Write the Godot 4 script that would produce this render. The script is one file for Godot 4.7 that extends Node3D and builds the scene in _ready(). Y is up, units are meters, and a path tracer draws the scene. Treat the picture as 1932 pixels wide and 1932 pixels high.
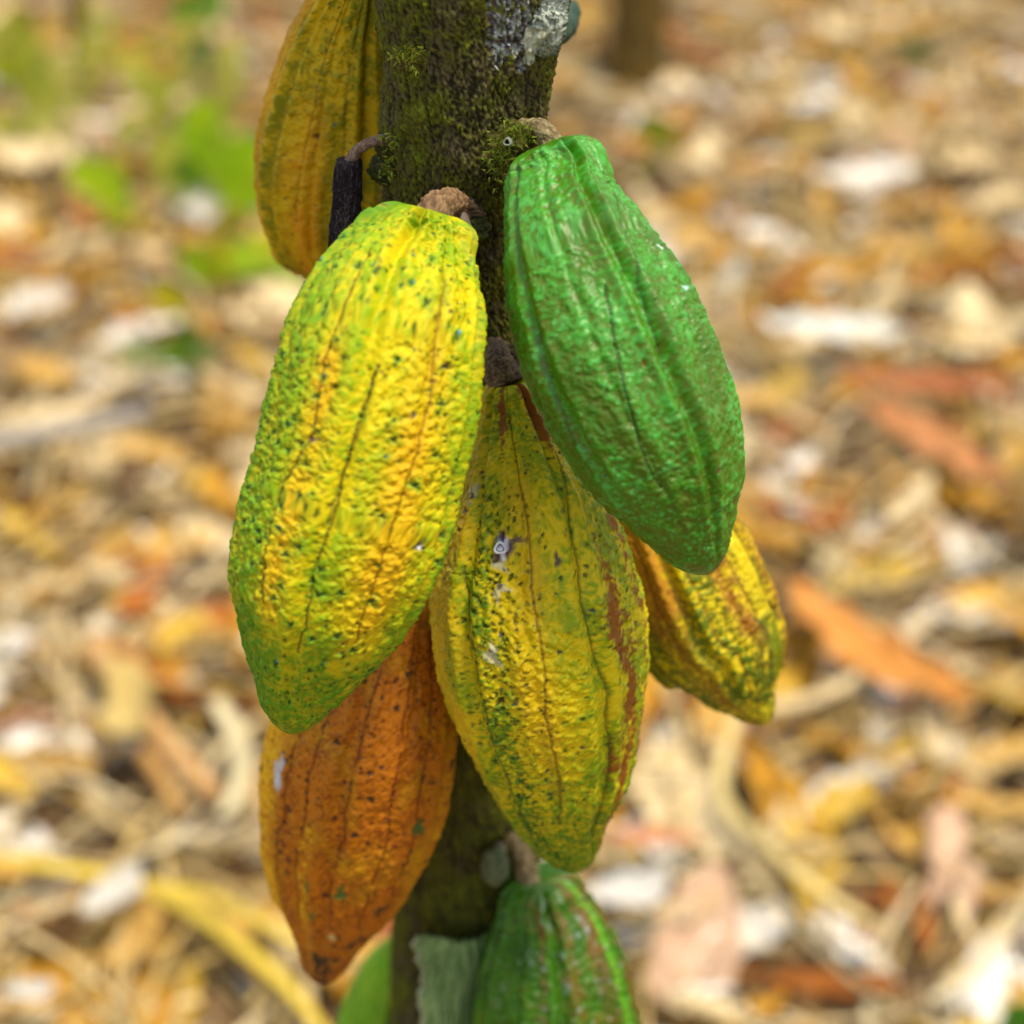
extends Node3D
# Cacao pods on a trunk above dry leaf litter. Pixels below are those of a 1932 x 1932 view of the photograph;
# a pixel gives a direction, and the distance comes from the trunk, the ground or the thing touched.

const HALF := 0.2679492      # tan(15 degrees)
const PITCH := 30.0
const EYE := 1.25
const K := 1.47            # litter pieces are this much longer than a hand's width
const TRUNK_Z := 0.60

var rng := RandomNumberGenerator.new()
var taken := {}

func _ready() -> void:
	rng.seed = 7
	# ---------- camera, sky, sun, exposure
	var cam := Camera3D.new()
	cam.name = "camera"
	cam.fov = 30.0
	cam.near = 0.02
	cam.far = 400.0
	cam.position = Vector3(0, EYE, 0)
	cam.rotation_degrees = Vector3(-PITCH, 0, 0)
	var lens := CameraAttributesPhysical.new()
	lens.frustum_focal_length = 50.0
	lens.exposure_aperture = 50.0 / 12.0      # a 12 mm opening
	lens.frustum_focus_distance = 0.596
	cam.attributes = lens
	add_child(cam)
	cam.fov = 30.0
	cam.near = 0.02
	cam.far = 400.0
	var env := Environment.new()
	env.background_mode = Environment.BG_SKY
	var sky := Sky.new()
	var air := ProceduralSkyMaterial.new()
	air.sky_top_color = Color(0.74, 0.80, 0.88)
	air.sky_horizon_color = Color(0.90, 0.89, 0.86)
	air.ground_horizon_color = Color(0.55, 0.48, 0.38)
	air.ground_bottom_color = Color(0.42, 0.36, 0.28)
	air.sky_curve = 0.2
	air.sun_angle_max = 2.0
	sky.sky_material = air
	env.sky = sky
	env.background_energy_multiplier = 0.44
	env.tonemap_mode = Environment.TONE_MAPPER_LINEAR
	env.tonemap_exposure = 3.25
	env.sdfgi_enabled = true
	env.ssao_enabled = true
	env.ssil_enabled = true
	var we := WorldEnvironment.new()
	we.name = "environment"
	we.environment = env
	add_child(we)
	var sun := DirectionalLight3D.new()
	sun.name = "sun"
	sun.light_color = Color(1.0, 0.95, 0.86)
	sun.light_energy = 0.5
	sun.light_angular_distance = 12.0
	sun.shadow_enabled = true
	sun.look_at_from_position(Vector3(0.28, 1.0, 0.17), Vector3.ZERO)
	add_child(sun)

	build_ground()
	build_tree()
	build_pods()
	build_litter()
	build_background_plants()

# ------------------------------------------------------------------ pixels to places
func ray(px: float, py: float) -> Vector3:
	var x := (px - 966.0) / 966.0 * HALF
	var y := (966.0 - py) / 966.0 * HALF
	return Vector3(x, y, -1.0).rotated(Vector3.RIGHT, deg_to_rad(-PITCH))

func at_z(px: float, py: float, z: float) -> Vector3:
	var d := ray(px, py)
	return Vector3(0, EYE, 0) + d * (z / -d.z)

func at_ground(px: float, py: float, y := 0.0) -> Vector3:
	var d := ray(px, py)
	return Vector3(0, EYE, 0) + d * ((EYE - y) / -d.y)

func depth_at(py: float, z: float) -> float:
	var d := ray(966.0, py)
	return z / -d.z

func pixel_size(py: float, z: float) -> float:
	return HALF * 2.0 * depth_at(py, z) / 1932.0

# ------------------------------------------------------------------ bookkeeping
func numbered(called: String) -> String:
	if not taken.has(called):
		taken[called] = 0
		return called
	taken[called] += 1
	return "%s_%03d" % [called, taken[called]]

func tag(o: Node, label: String, category: String, group := "") -> void:
	o.set_meta("label", label)
	o.set_meta("category", category)
	if group != "":
		o.set_meta("group", group)

func thing(called: String, at: Vector3, label: String, category: String, group := "") -> Node3D:
	var o := Node3D.new()
	o.name = numbered(called)
	add_child(o)
	o.position = at
	tag(o, label, category, group)
	return o

func part(called: String, mesh: Mesh, mat: Material, parent: Node3D) -> MeshInstance3D:
	# meshes are made in world places; a part is shifted back by its thing's place
	var o := MeshInstance3D.new()
	o.name = called
	o.mesh = mesh
	o.material_override = null
	for i in mesh.get_surface_count():
		o.set_surface_override_material(i, mat)
	parent.add_child(o, true)
	if parent != self:
		o.position = -origin_of(parent)
	return o

func origin_of(n: Node) -> Vector3:
	var p := Vector3.ZERO
	while n != self:
		p += n.position
		n = n.get_parent()
	return p

# ------------------------------------------------------------------ materials
func noise(kind: int, freq: float, oct := 3, sd := 1) -> FastNoiseLite:
	var n := FastNoiseLite.new()
	n.noise_type = kind
	n.frequency = freq
	n.fractal_octaves = oct
	n.seed = sd
	return n

func relief(freq: float, sd: int, oct := 4) -> NoiseTexture2D:
	var t := NoiseTexture2D.new()
	t.width = 512
	t.height = 512
	t.seamless = true
	t.noise = noise(FastNoiseLite.TYPE_SIMPLEX_SMOOTH, freq, oct, sd)
	return t

func skin(rough: float, spec: float, bump := 0.0, tile := 18.0, sd := 1) -> StandardMaterial3D:
	var m := StandardMaterial3D.new()
	m.vertex_color_use_as_albedo = true
	m.roughness = rough
	m.metallic_specular = spec
	if bump > 5.0:
		m.heightmap_enabled = true
		m.heightmap_texture = relief(0.03, sd)
		m.heightmap_scale = bump
		m.uv1_triplanar = true
		m.uv1_scale = Vector3.ONE * tile
	return m

# ------------------------------------------------------------------ small shape tools
func lookup(table: Array, x: float, k: int) -> float:
	# smooth interpolation of column k over column 0
	var n := table.size()
	if x <= table[0][0]:
		return table[0][k]
	for i in n - 1:
		if x <= table[i + 1][0]:
			var t: float = (x - table[i][0]) / maxf(1e-6, table[i + 1][0] - table[i][0])
			var a: float = table[maxi(i - 1, 0)][k]
			var d: float = table[mini(i + 2, n - 1)][k]
			return cubic_interpolate(table[i][k], table[i + 1][k], a, d, t)
	return table[n - 1][k]

func grid_mesh(pos: PackedVector3Array, col: PackedColorArray, rows: int, cols: int, closed := true) -> ArrayMesh:
	# rows x cols points; with closed, the last column joins the first
	var nor := PackedVector3Array()
	nor.resize(pos.size())
	for i in rows:
		var i0 := maxi(i - 1, 0) * cols
		var i1 := mini(i + 1, rows - 1) * cols
		for j in cols:
			var j0 := (j - 1 + cols) % cols if closed else maxi(j - 1, 0)
			var j1 := (j + 1) % cols if closed else mini(j + 1, cols - 1)
			var n := (pos[i1 + j] - pos[i0 + j]).cross(pos[i * cols + j1] - pos[i * cols + j0])
			nor[i * cols + j] = n.normalized() if n.length_squared() > 1e-22 else Vector3.UP
	var idx := PackedInt32Array()
	var last := cols if closed else cols - 1
	idx.resize((rows - 1) * last * 6)
	var k := 0
	for i in rows - 1:
		for j in last:
			var a := i * cols + j
			var b := i * cols + (j + 1) % cols
			idx[k] = a; idx[k + 1] = b; idx[k + 2] = a + cols
			idx[k + 3] = b; idx[k + 4] = b + cols; idx[k + 5] = a + cols
			k += 6
	var arr := []
	arr.resize(Mesh.ARRAY_MAX)
	arr[Mesh.ARRAY_VERTEX] = pos
	arr[Mesh.ARRAY_NORMAL] = nor
	arr[Mesh.ARRAY_COLOR] = col
	arr[Mesh.ARRAY_INDEX] = idx
	var m := ArrayMesh.new()
	m.add_surface_from_arrays(Mesh.PRIMITIVE_TRIANGLES, arr)
	return m

func tube(path: Array, radii: Array, c: Color, c2: Color, sides := 20, steps := 40, rough := 0.05, sd := 3) -> ArrayMesh:
	# a tapered, slightly uneven round bar along a smooth path, closed at both ends
	var cv := Curve3D.new()
	for i in path.size():
		var t: Vector3 = (path[mini(i + 1, path.size() - 1)] - path[maxi(i - 1, 0)]) / 6.0
		cv.add_point(path[i], -t, t)
	cv.bake_interval = 0.002
	var length := cv.get_baked_length()
	var nz := noise(FastNoiseLite.TYPE_SIMPLEX_SMOOTH, 1.0, 3, sd)
	var pos := PackedVector3Array()
	var col := PackedColorArray()
	var side := Vector3.ZERO
	for i in steps + 1:
		var s := float(i) / steps
		var p := cv.sample_baked(s * length, true)
		var d := (cv.sample_baked(minf(s * length + 0.001, length), true) - cv.sample_baked(maxf(s * length - 0.001, 0.0), true)).normalized()
		if side == Vector3.ZERO:
			side = d.cross(Vector3(0.3, 0.2, 1)).normalized()
		side = (side - d * side.dot(d)).normalized()
		var up := d.cross(side)
		var f := s * (radii.size() - 1)
		var k := mini(int(f), radii.size() - 2)
		var r: float = lerpf(radii[k], radii[k + 1], f - k)
		if i == 0 or i == steps:
			r *= 0.02
		for j in sides:
			var a := TAU * j / sides
			var o := side * cos(a) + up * sin(a)
			var q := p + o * r
			var n := nz.get_noise_3dv(q * 260.0)
			var n2 := nz.get_noise_3dv(q * 900.0 + Vector3(9, 4, 2))
			pos.append(p + o * r * (1.0 + rough * 2.0 * n + rough * n2))
			col.append(c.lerp(c2, clampf(0.45 + n * 1.0 + n2 * 1.3, 0, 1)))
	return grid_mesh(pos, col, steps + 1, sides)

# ------------------------------------------------------------------ ground
func build_ground() -> void:
	var st := SurfaceTool.new()
	st.begin(Mesh.PRIMITIVE_TRIANGLES)
	var nz := noise(FastNoiseLite.TYPE_SIMPLEX_SMOOTH, 2.2, 3, 11)
	var xs := []
	for i in 41:
		var t := (i - 20) / 20.0
		xs.append(signf(t) * (absf(t) * 3.0 + pow(absf(t), 6.0) * 60.0))
	for i in 40:
		for j in 40:
			for c in [[0, 0], [1, 0], [0, 1], [1, 0], [1, 1], [0, 1]]:
				var x: float = xs[i + c[0]]
				var z: float = xs[j + c[1]] - 2.2
				st.set_smooth_group(0)
				st.add_vertex(Vector3(x, nz.get_noise_2d(x, z) * 0.012 - 0.012, z))
	st.index()
	st.generate_normals()
	var m := StandardMaterial3D.new()
	m.albedo_color = Color(1, 1, 1)
	var tx := NoiseTexture2D.new()
	tx.width = 1024
	tx.height = 1024
	tx.seamless = true
	tx.noise = noise(FastNoiseLite.TYPE_SIMPLEX_SMOOTH, 0.02, 5, 5)
	var g := Gradient.new()
	g.offsets = PackedFloat32Array([0.0, 0.4, 0.6, 0.8, 1.0])
	g.colors = PackedColorArray([Color(0.20, 0.14, 0.08), Color(0.34, 0.25, 0.15), Color(0.46, 0.36, 0.23), Color(0.58, 0.47, 0.31), Color(0.66, 0.56, 0.40)])
	tx.color_ramp = g
	m.albedo_texture = tx
	m.roughness = 0.95
	m.uv1_triplanar = true
	m.uv1_world_triplanar = true
	m.uv1_scale = Vector3.ONE * 1.7
	var o := MeshInstance3D.new()
	o.name = "ground"
	o.mesh = st.commit()
	o.set_surface_override_material(0, m)
	o.set_meta("kind", "structure")
	add_child(o)

# ------------------------------------------------------------------ the tree
const TRUNK := [   # pixel row, centre, half width
	[-420, 884, 205], [-150, 888, 196], [0, 886, 180], [60, 884, 170], [130, 882, 157], [250, 877, 150], [330, 868, 138], [400, 862, 128], [600, 866, 116],
	[1000, 864, 112], [1500, 864, 116], [1700, 860, 114], [1932, 848, 112], [2300, 838, 116], [2700, 830, 126]]

func build_tree() -> void:
	var base := at_z(832, 2700, TRUNK_Z)
	base.y = 0.0
	var root := thing("cacao_tree", base, "slender cacao trunk with dark mossy bark that carries the cluster of pods", "tree")
	var rows := 760
	var cols := 260
	var fis := noise(FastNoiseLite.TYPE_SIMPLEX_SMOOTH, 1.0, 3, 21)
	var fine := noise(FastNoiseLite.TYPE_SIMPLEX, 1.0, 3, 22)
	var pat := noise(FastNoiseLite.TYPE_SIMPLEX_SMOOTH, 1.0, 4, 23)
	var pos := PackedVector3Array()
	var col := PackedColorArray()
	pos.resize(rows * cols)
	col.resize(rows * cols)
	var dark := Color(0.024, 0.021, 0.010)
	var brown := Color(0.105, 0.082, 0.036)
	var olive := Color(0.085, 0.088, 0.006)
	var moss := Color(0.15, 0.175, 0.008)
	var grey := Color(0.19, 0.17, 0.125)
	for i in rows:
		var py := lerpf(-420.0, 2250.0, float(i) / (rows - 12)) if i < rows - 11 else 2250.0
		var p := at_z(lookup(TRUNK, py, 1), py, TRUNK_Z)
		var r := lookup(TRUNK, py, 2) * pixel_size(py, TRUNK_Z)
		if i >= rows - 11:
			# below the frame: down to the ground with a flare
			var t := float(i - (rows - 12)) / 11.0
			var y0 := p.y
			p.y = lerpf(y0, -0.03, t)
			r *= 1.0 + 0.5 * t * t * t
		for j in cols:
			var a := TAU * j / cols
			var o := Vector3(cos(a), 0, sin(a))
			var q := p + o * r
			var v := Vector3(q.x * 430.0, q.y * 60.0, q.z * 430.0)
			var f := fis.get_noise_3dv(v)
			var g := fine.get_noise_3dv(Vector3(q.x * 900.0, q.y * 420.0, q.z * 900.0))
			var b := pat.get_noise_3dv(q * 52.0)
			var c := pat.get_noise_3dv(q * 150.0 + Vector3(3, 8, 1))
			var lump := pat.get_noise_3dv(q * 26.0 + Vector3(5, 1, 1))
			pos[i * cols + j] = p + o * (r + lump * 0.0022 + (0.5 - absf(f)) * 0.0022 + g * 0.0011 + maxf(c, 0.0) * 0.001)
			var k := brown.lerp(dark, clampf(0.45 - f * 1.6 - g * 1.8, 0, 1))
			k = k.lerp(grey, clampf(g * 2.0 + f * 1.3 - 0.62, 0, 0.8))
			k = k.lerp(olive, clampf(b * 1.9 + g * 1.8 + f * 0.8 + 0.4, 0, 0.85))
			k = k.lerp(moss, clampf(b * 1.6 + c * 1.2 + g * 2.6 + f * 1.2 - 1.05, 0, 0.85))
			col[i * cols + j] = k
	# the bare, lichen-grey scar near the stub: flaked wood, whitish with violet grain
	for i in rows:
		var py := lerpf(-420.0, 2250.0, float(i) / (rows - 12))
		if py > 95.0:
			break
		for j in cols:
			var at := pos[i * cols + j]
			if at.z < -TRUNK_Z + 0.004:
				continue
			var px := 966.0 + (at.x / ((depth_at(py, -at.z)) * HALF)) * 966.0
			var edge := 70.0 + fine.get_noise_2d(px * 0.07, 3.0) * 44.0
			if px > 921.0 + fine.get_noise_2d(py * 0.08, 9.0) * 10.0 and px < 1003.0 and py < edge:
				var g := fine.get_noise_3dv(Vector3(at.x * 1100.0, at.y * 130.0, at.z * 1100.0))
				var h := pat.get_noise_3dv(at * 330.0)
				var k := Color(0.20, 0.22, 0.21).lerp(Color(0.07, 0.04, 0.07), clampf(0.35 - g * 1.9, 0, 1))
				k = k.lerp(Color(0.46, 0.52, 0.48), clampf(h * 2.2 + g * 1.6 - 0.45, 0, 1))
				col[i * cols + j] = col[i * cols + j].lerp(k, clampf(0.75 + h * 2.5, 0, 1))
				pos[i * cols + j] = at + Vector3(0, 0, -0.0012 + g * 0.0008)
	var bark := skin(0.9, 0.28, 0.18, 26.0, 31)
	part("trunk", grid_mesh(pos, col, rows, cols), bark, root)
	# upper trunk above the frame
	var top := at_z(884, -420, TRUNK_Z)
	part("trunk_top", tube([top - Vector3(0, 0.01, 0), top + Vector3(0.004, 0.15, 0), top + Vector3(-0.008, 0.36, 0.01), top + Vector3(0.0, 0.62, 0.0)], [0.0335, 0.031, 0.028, 0.024], brown, olive, 60, 90, 0.04, 5), bark, root)

	# broken branch stub, top right: pale lichen bark, hollow peeling lip
	var lich := Color(0.46, 0.50, 0.42)
	var lich2 := Color(0.06, 0.075, 0.05)
	part("branch_stub", stub_mesh(lich, lich2), skin(0.9, 0.25, 0.15, 30.0, 33), root)
	part("bark_flap", flap_mesh([[996, 50, 1040, 54], [990, 66, 1036, 70], [990, 82, 1014, 84], [989, 100, 1010, 104], [990, 122, 1005, 124]], 0.562, Color(0.42, 0.44, 0.33), Color(0.16, 0.15, 0.09)), skin(0.9, 0.2), root)
	part("bark_flap", flap_mesh([[1040, 60, 1066, 50], [1041, 70, 1064, 66], [1034, 82, 1056, 84]], 0.562, Color(0.46, 0.50, 0.42), Color(0.20, 0.20, 0.13)), skin(0.9, 0.2), root)
	# far side of the pruned branch, dull green
	var s0 := at_z(1046, 60, 0.635)
	part("pruned_branch", tube([s0 + Vector3(-0.02, -0.012, 0.012), s0 + Vector3(0.0, 0.0, 0), at_z(1066, 44, 0.66), at_z(1076, 18, 0.685)], [0.007, 0.005, 0.0044, 0.004], Color(0.02, 0.05, 0.035), Color(0.06, 0.09, 0.06), 28, 30, 0.08, 6), bark, root)

	# flower cushions: rough knobs where stalks leave the bark
	var knobs := [[772, 108, 0.580, 0.0048, "m"], [966, 262, 0.578, 0.0075, "m"], [940, 285, 0.576, 0.0055, "m"], [738, 272, 0.590, 0.0050, "d"], [734, 318, 0.594, 0.0060, "d"], [858, 396, 0.577, 0.0080, "b"], [882, 428, 0.575, 0.0062, "d"], [943, 690, 0.573, 0.0085, "b"], [985, 1612, 0.577, 0.007, "m"]]
	for k in knobs:
		var c1 := Color(0.05, 0.04, 0.02)
		var c2 := Color(0.13, 0.12, 0.025)
		if k[4] == "b":
			c1 = Color(0.05, 0.035, 0.018); c2 = Color(0.20, 0.13, 0.07)
		elif k[4] == "d":
			c1 = Color(0.025, 0.02, 0.012); c2 = Color(0.07, 0.085, 0.02)
		part("flower_cushion", knob_mesh(at_z(k[0], k[1], k[2]), k[3], c1, c2, int(k[0])), skin(0.9, 0.25, 0.1, 40.0, 35), root)
	# a cut flower stub: pale ring with a dark hole
	part("flower_scar", ring_mesh(at_z(957, 268, 0.5630), 0.0013, Vector3(-0.25, 0.25, 1).normalized(), Color(0.22, 0.24, 0.19)), skin(0.7, 0.3), root)
	part("flower_scar", ring_mesh(at_z(872, 425, 0.566), 0.0028, Vector3(0.2, -0.3, 1).normalized(), Color(0.16, 0.12, 0.10)), skin(0.8, 0.3), root)
	# bluish-grey lichen spot
	part("lichen_spot", flap_mesh([[876, 352, 882, 350], [872, 362, 892, 360], [876, 376, 898, 372], [882, 388, 888, 384]], 0.5765, Color(0.03, 0.07, 0.10), Color(0.03, 0.05, 0.07)), skin(0.9, 0.2), root)
	# moss tufts round the cushions
	var tufts := [[968, 250, 34, 26, 0.566, 260], [945, 290, 30, 40, 0.567, 220], [778, 105, 26, 24, 0.571, 120], [735, 268, 16, 14, 0.58, 60], [730, 318, 14, 26, 0.583, 70], [1000, 712, 18, 16, 0.566, 60], [945, 320, 18, 40, 0.567, 90], [870, 440, 16, 12, 0.57, 40], [1004, 1590, 22, 30, 0.574, 90], [760, 100, 22, 14, 0.573, 50]]
	var st := SurfaceTool.new()
	st.begin(Mesh.PRIMITIVE_TRIANGLES)
	for t in tufts:
		for n in t[5]:
			var p := at_z(t[0] + rng.randfn(0, t[2] * 0.5), t[1] + rng.randfn(0, t[3] * 0.5), t[4] + rng.randf_range(-0.001, 0.004))
			var d := Vector3(rng.randfn(0, 1), rng.randfn(-0.1, 0.9), rng.randf_range(0.2, 1.4)).normalized() * rng.randf_range(0.0012, 0.0034)
			var w := d.cross(Vector3(rng.randfn(), rng.randfn(), rng.randfn())).normalized() * rng.randf_range(0.00022, 0.0005)
			st.set_color(Color(0.10, 0.13, 0.012).lerp(Color(0.24, 0.28, 0.03), rng.randf()).lerp(Color(0.12, 0.06, 0.02), 0.8 if rng.randf() < 0.15 else 0.0))
			st.add_vertex(p - w); st.add_vertex(p + w); st.add_vertex(p + d)
	st.generate_normals()
	var mo := part("moss", st.commit(), skin(0.95, 0.2), root)
	mo.set_meta("kind", "stuff")
	var fib := SurfaceTool.new()
	fib.begin(Mesh.PRIMITIVE_TRIANGLES)
	for n in 20:
		var p := at_z(996 + rng.randfn(0, 6), 708 + rng.randfn(0, 7), 0.563)
		var d := Vector3(rng.randfn(), rng.randfn(), rng.randf() + 0.2).normalized() * 0.0034
		var w := d.cross(Vector3(rng.randfn(), rng.randfn(), rng.randfn())).normalized() * 0.0002
		fib.set_color(Color(0.40, 0.09, 0.02).lerp(Color(0.5, 0.24, 0.03), rng.randf()))
		fib.add_vertex(p - w); fib.add_vertex(p + w); fib.add_vertex(p + d)
	fib.generate_normals()
	var fo := part("dry_fibres", fib.commit(), skin(0.9, 0.2), root)
	fo.set_meta("kind", "stuff")

func stub_mesh(c1: Color, c2: Color) -> ArrayMesh:
	var a := at_z(1005, 96, 0.592)
	var b := at_z(1028, 60, 0.58)
	var c := at_z(1036, 15, 0.582)
	var d := at_z(1030, -60, 0.585)
	return tube([a, b, c, d], [0.003, 0.0054, 0.0056, 0.005], c1, c2, 110, 150, 0.2, 41)

func flap_mesh(rows_px: Array, z: float, c1: Color, c2: Color) -> ArrayMesh:
	# a curled sheet with thickness: rows of left and right pixel ends
	var nz := noise(FastNoiseLite.TYPE_SIMPLEX_SMOOTH, 1.0, 3, 51)
	var nr := 24
	var nc := 16
	var pos := PackedVector3Array()
	var col := PackedColorArray()
	var front := []
	for i in nr:
		var t := float(i) / (nr - 1) * (rows_px.size() - 1)
		var k := mini(int(t), rows_px.size() - 2)
		var f := t - k
		var l := at_z(lerpf(rows_px[k][0], rows_px[k + 1][0], f), lerpf(rows_px[k][1], rows_px[k + 1][1], f), z)
		var r := at_z(lerpf(rows_px[k][2], rows_px[k + 1][2], f), lerpf(rows_px[k][3], rows_px[k + 1][3], f), z)
		var row := []
		for j in nc:
			var s := float(j) / (nc - 1)
			var p := l.lerp(r, s)
			var w := l.distance_to(r)
			var bulge := sin(s * PI) * w * 0.28
			p += Vector3(0, 0, 1) * (bulge + nz.get_noise_3dv(p * 260.0) * 0.0014)
			p += Vector3(nz.get_noise_3dv(p * 420.0), nz.get_noise_3dv(p * 420.0 + Vector3(7, 7, 7)), 0) * 0.0009
			row.append(p)
		front.append(row)
	for i in nr:
		for j in nc * 2:
			var jj := j if j < nc else nc * 2 - 1 - j
			var p: Vector3 = front[i][jj]
			if j >= nc:
				p += Vector3(0, 0, -0.0007)
			pos.append(p)
			var n := nz.get_noise_3dv(Vector3(p.x * 900.0, p.y * 300.0, p.z * 500.0))
			col.append(c1.lerp(c2, clampf(0.4 + n * 1.5, 0, 1)))
	return grid_mesh(pos, col, nr, nc * 2)

func knob_mesh(at: Vector3, r: float, c1: Color, c2: Color, sd: int) -> ArrayMesh:
	var nz := noise(FastNoiseLite.TYPE_SIMPLEX_SMOOTH, 1.0, 4, sd)
	var pos := PackedVector3Array()
	var col := PackedColorArray()
	var rows := 40
	var cols := 56
	for i in rows:
		var v := PI * i / (rows - 1)
		for j in cols:
			var a := TAU * j / cols
			var o := Vector3(sin(v) * cos(a), cos(v), sin(v) * sin(a))
			var n := nz.get_noise_3dv(o * 1.6)
			var f := nz.get_noise_3dv(Vector3(o.x * 9.0, o.y * 14.0, o.z * 9.0))
			pos.append(at + o * r * Vector3(1.1, 0.85, 0.9) * (1.0 + n * 0.35 + f * 0.12))
			col.append(c1.lerp(c2, clampf(0.5 + f * 1.3 + n * 0.4, 0, 1)))
	return grid_mesh(pos, col, rows, cols)

func ring_mesh(at: Vector3, r: float, axis: Vector3, c: Color) -> ArrayMesh:
	# a short rimmed cup with a dark bottom
	var u := axis.cross(Vector3.UP).normalized()
	var v := axis.cross(u)
	var pos := PackedVector3Array()
	var col := PackedColorArray()
	var prof := [[1.0, -1.6], [1.0, 0.2], [0.85, 0.45], [0.6, 0.4], [0.5, 0.0], [0.4, -0.5], [0.02, -0.6]]
	for i in prof.size():
		for j in 24:
			var a := TAU * j / 24
			pos.append(at + (u * cos(a) + v * sin(a)) * r * prof[i][0] * (1.0 + 0.12 * sin(a * 3.0)) + axis * r * prof[i][1])
			col.append(c if i < 4 else Color(0.02, 0.02, 0.035))
	return grid_mesh(pos, col, prof.size(), 24)

# ------------------------------------------------------------------ cacao pods
# left / right: outline points in pixels; from / to: ends of the axis in pixels; z: distance rows [share of length, metres]
var pod_list := [
	{"key": "front", "from": Vector2(812, 394), "to": Vector2(548, 1380), "rows": 470, "cols": 400,
		"left": [[738, 402], [680, 440], [600, 520], [555, 590], [525, 680], [490, 830], [455, 950], [440, 1030], [441, 1090], [460, 1190], [487, 1290], [508, 1350]],
		"right": [[842, 412], [885, 470], [895, 550], [907, 620], [909, 700], [900, 800], [880, 900], [850, 1020], [820, 1090], [772, 1180], [700, 1260], [620, 1340]],
		"z": [[0, 0.548], [0.25, 0.518], [0.55, 0.500], [1, 0.485]], "phase": -8.0, "groove": Vector2(632, 950), "grain": 250.0, "knobs": 0.00125, "ridge": 0.09, "neck": 0.46},
	{"key": "green", "from": Vector2(1030, 272), "to": Vector2(1338, 1080), "rows": 450, "cols": 380,
		"left": [[962, 320], [955, 430], [957, 560], [970, 640], [1000, 740], [1060, 850], [1110, 920], [1190, 1000], [1262, 1058]],
		"right": [[1080, 268], [1130, 290], [1152, 340], [1210, 420], [1270, 500], [1320, 590], [1360, 690], [1390, 780], [1398, 870], [1387, 960], [1372, 1035]],
		"z": [[0, 0.562], [0.25, 0.535], [0.6, 0.512], [1, 0.495]], "phase": 20.0, "groove": Vector2(1245, 660), "ridge": 0.17, "neck": 0.24, "grain": 190.0, "knobs": 0.0011, "cap": 0.06},
	{"key": "centre", "from": Vector2(960, 716), "to": Vector2(1092, 1640), "rows": 450, "cols": 380,
		"left": [[912, 730], [900, 800], [865, 940], [828, 1060], [812, 1140], [820, 1240], [850, 1340], [885, 1410], [920, 1480], [960, 1540], [1010, 1590], [1050, 1626]],
		"right": [[1005, 726], [1045, 790], [1100, 880], [1150, 950], [1185, 1030], [1207, 1120], [1217, 1190], [1219, 1250], [1210, 1340], [1193, 1430], [1165, 1500], [1142, 1560], [1128, 1605]],
		"z": [[0, 0.558], [0.3, 0.538], [0.6, 0.532], [1, 0.530]], "phase": 30.0, "groove": Vector2(1115, 1180), "ridge": 0.095, "neck": 0.22, "knobs": 0.0013},
	{"key": "right", "from": Vector2(1090, 742), "to": Vector2(1447, 1364), "rows": 330, "cols": 280,
		"left": [[1066, 800], [1085, 900], [1120, 1020], [1165, 1150], [1218, 1250], [1260, 1280], [1330, 1328], [1400, 1354]],
		"right": [[1145, 752], [1230, 800], [1310, 870], [1375, 945], [1420, 1020], [1450, 1090], [1470, 1150], [1474, 1190], [1466, 1260], [1456, 1330]],
		"z": [[0, 0.592], [0.3, 0.590], [0.6, 0.588], [1, 0.578]], "phase": -12.0, "ridge": 0.12, "neck": 0.12, "knobs": 0.0012},
	{"key": "orange", "from": Vector2(782, 1062), "to": Vector2(602, 1852), "rows": 380, "cols": 320,
		"left": [[742, 1072], [660, 1130], [585, 1220], [535, 1310], [508, 1390], [498, 1470], [497, 1560], [512, 1640], [540, 1710], [560, 1765], [572, 1815]],
		"right": [[822, 1080], [846, 1150], [858, 1260], [865, 1340], [864, 1400], [852, 1470], [830, 1560], [792, 1640], [750, 1710], [690, 1775], [648, 1832]],
		"z": [[0, 0.566], [0.3, 0.552], [0.6, 0.548], [1, 0.545]], "phase": -6.0, "ridge": 0.085, "neck": 0.1, "knobs": 0.0010},
	{"key": "rear", "from": Vector2(690, -130), "to": Vector2(628, 548), "rows": 330, "cols": 280,
		"left": [[655, -122], [600, -20], [545, 72], [512, 150], [487, 245], [479, 320], [486, 390], [511, 452], [552, 492], [592, 520]],
		"right": [[725, -120], [752, -20], [775, 100], [786, 220], [782, 320], [762, 400], [728, 470], [680, 530]],
		"z": [[0, 0.625], [0.3, 0.640], [0.6, 0.648], [1, 0.645]], "phase": -50.0, "ridge": 0.13, "neck": 0.15, "knobs": 0.0012, "grain": 170.0},
	{"key": "lowest", "from": Vector2(990, 1652), "to": Vector2(1060, 2420), "rows": 330, "cols": 300,
		"left": [[958, 1668], [940, 1710], [920, 1770], [902, 1850], [895, 1940], [897, 2060], [915, 2180], [960, 2300], [1010, 2380]],
		"right": [[1035, 1640], [1090, 1672], [1140, 1735], [1180, 1820], [1206, 1930], [1214, 2040], [1205, 2160], [1170, 2290], [1105, 2390]],
		"z": [[0, 0.572], [0.3, 0.562], [0.6, 0.556], [1, 0.55]], "phase": 6.0, "ridge": 0.10, "neck": 0.2},
	{"key": "small", "from": Vector2(752, 1762), "to": Vector2(668, 2200), "rows": 160, "cols": 140,
		"left": [[738, 1772], [690, 1818], [655, 1872], [636, 1932], [630, 2010], [640, 2110]],
		"right": [[772, 1772], [795, 1840], [800, 1920], [790, 2010], [750, 2110]],
		"z": [[0, 0.612], [0.3, 0.636], [1, 0.645]], "phase": 14.0, "ridge": 0.05, "neck": 0.1},
]

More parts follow.
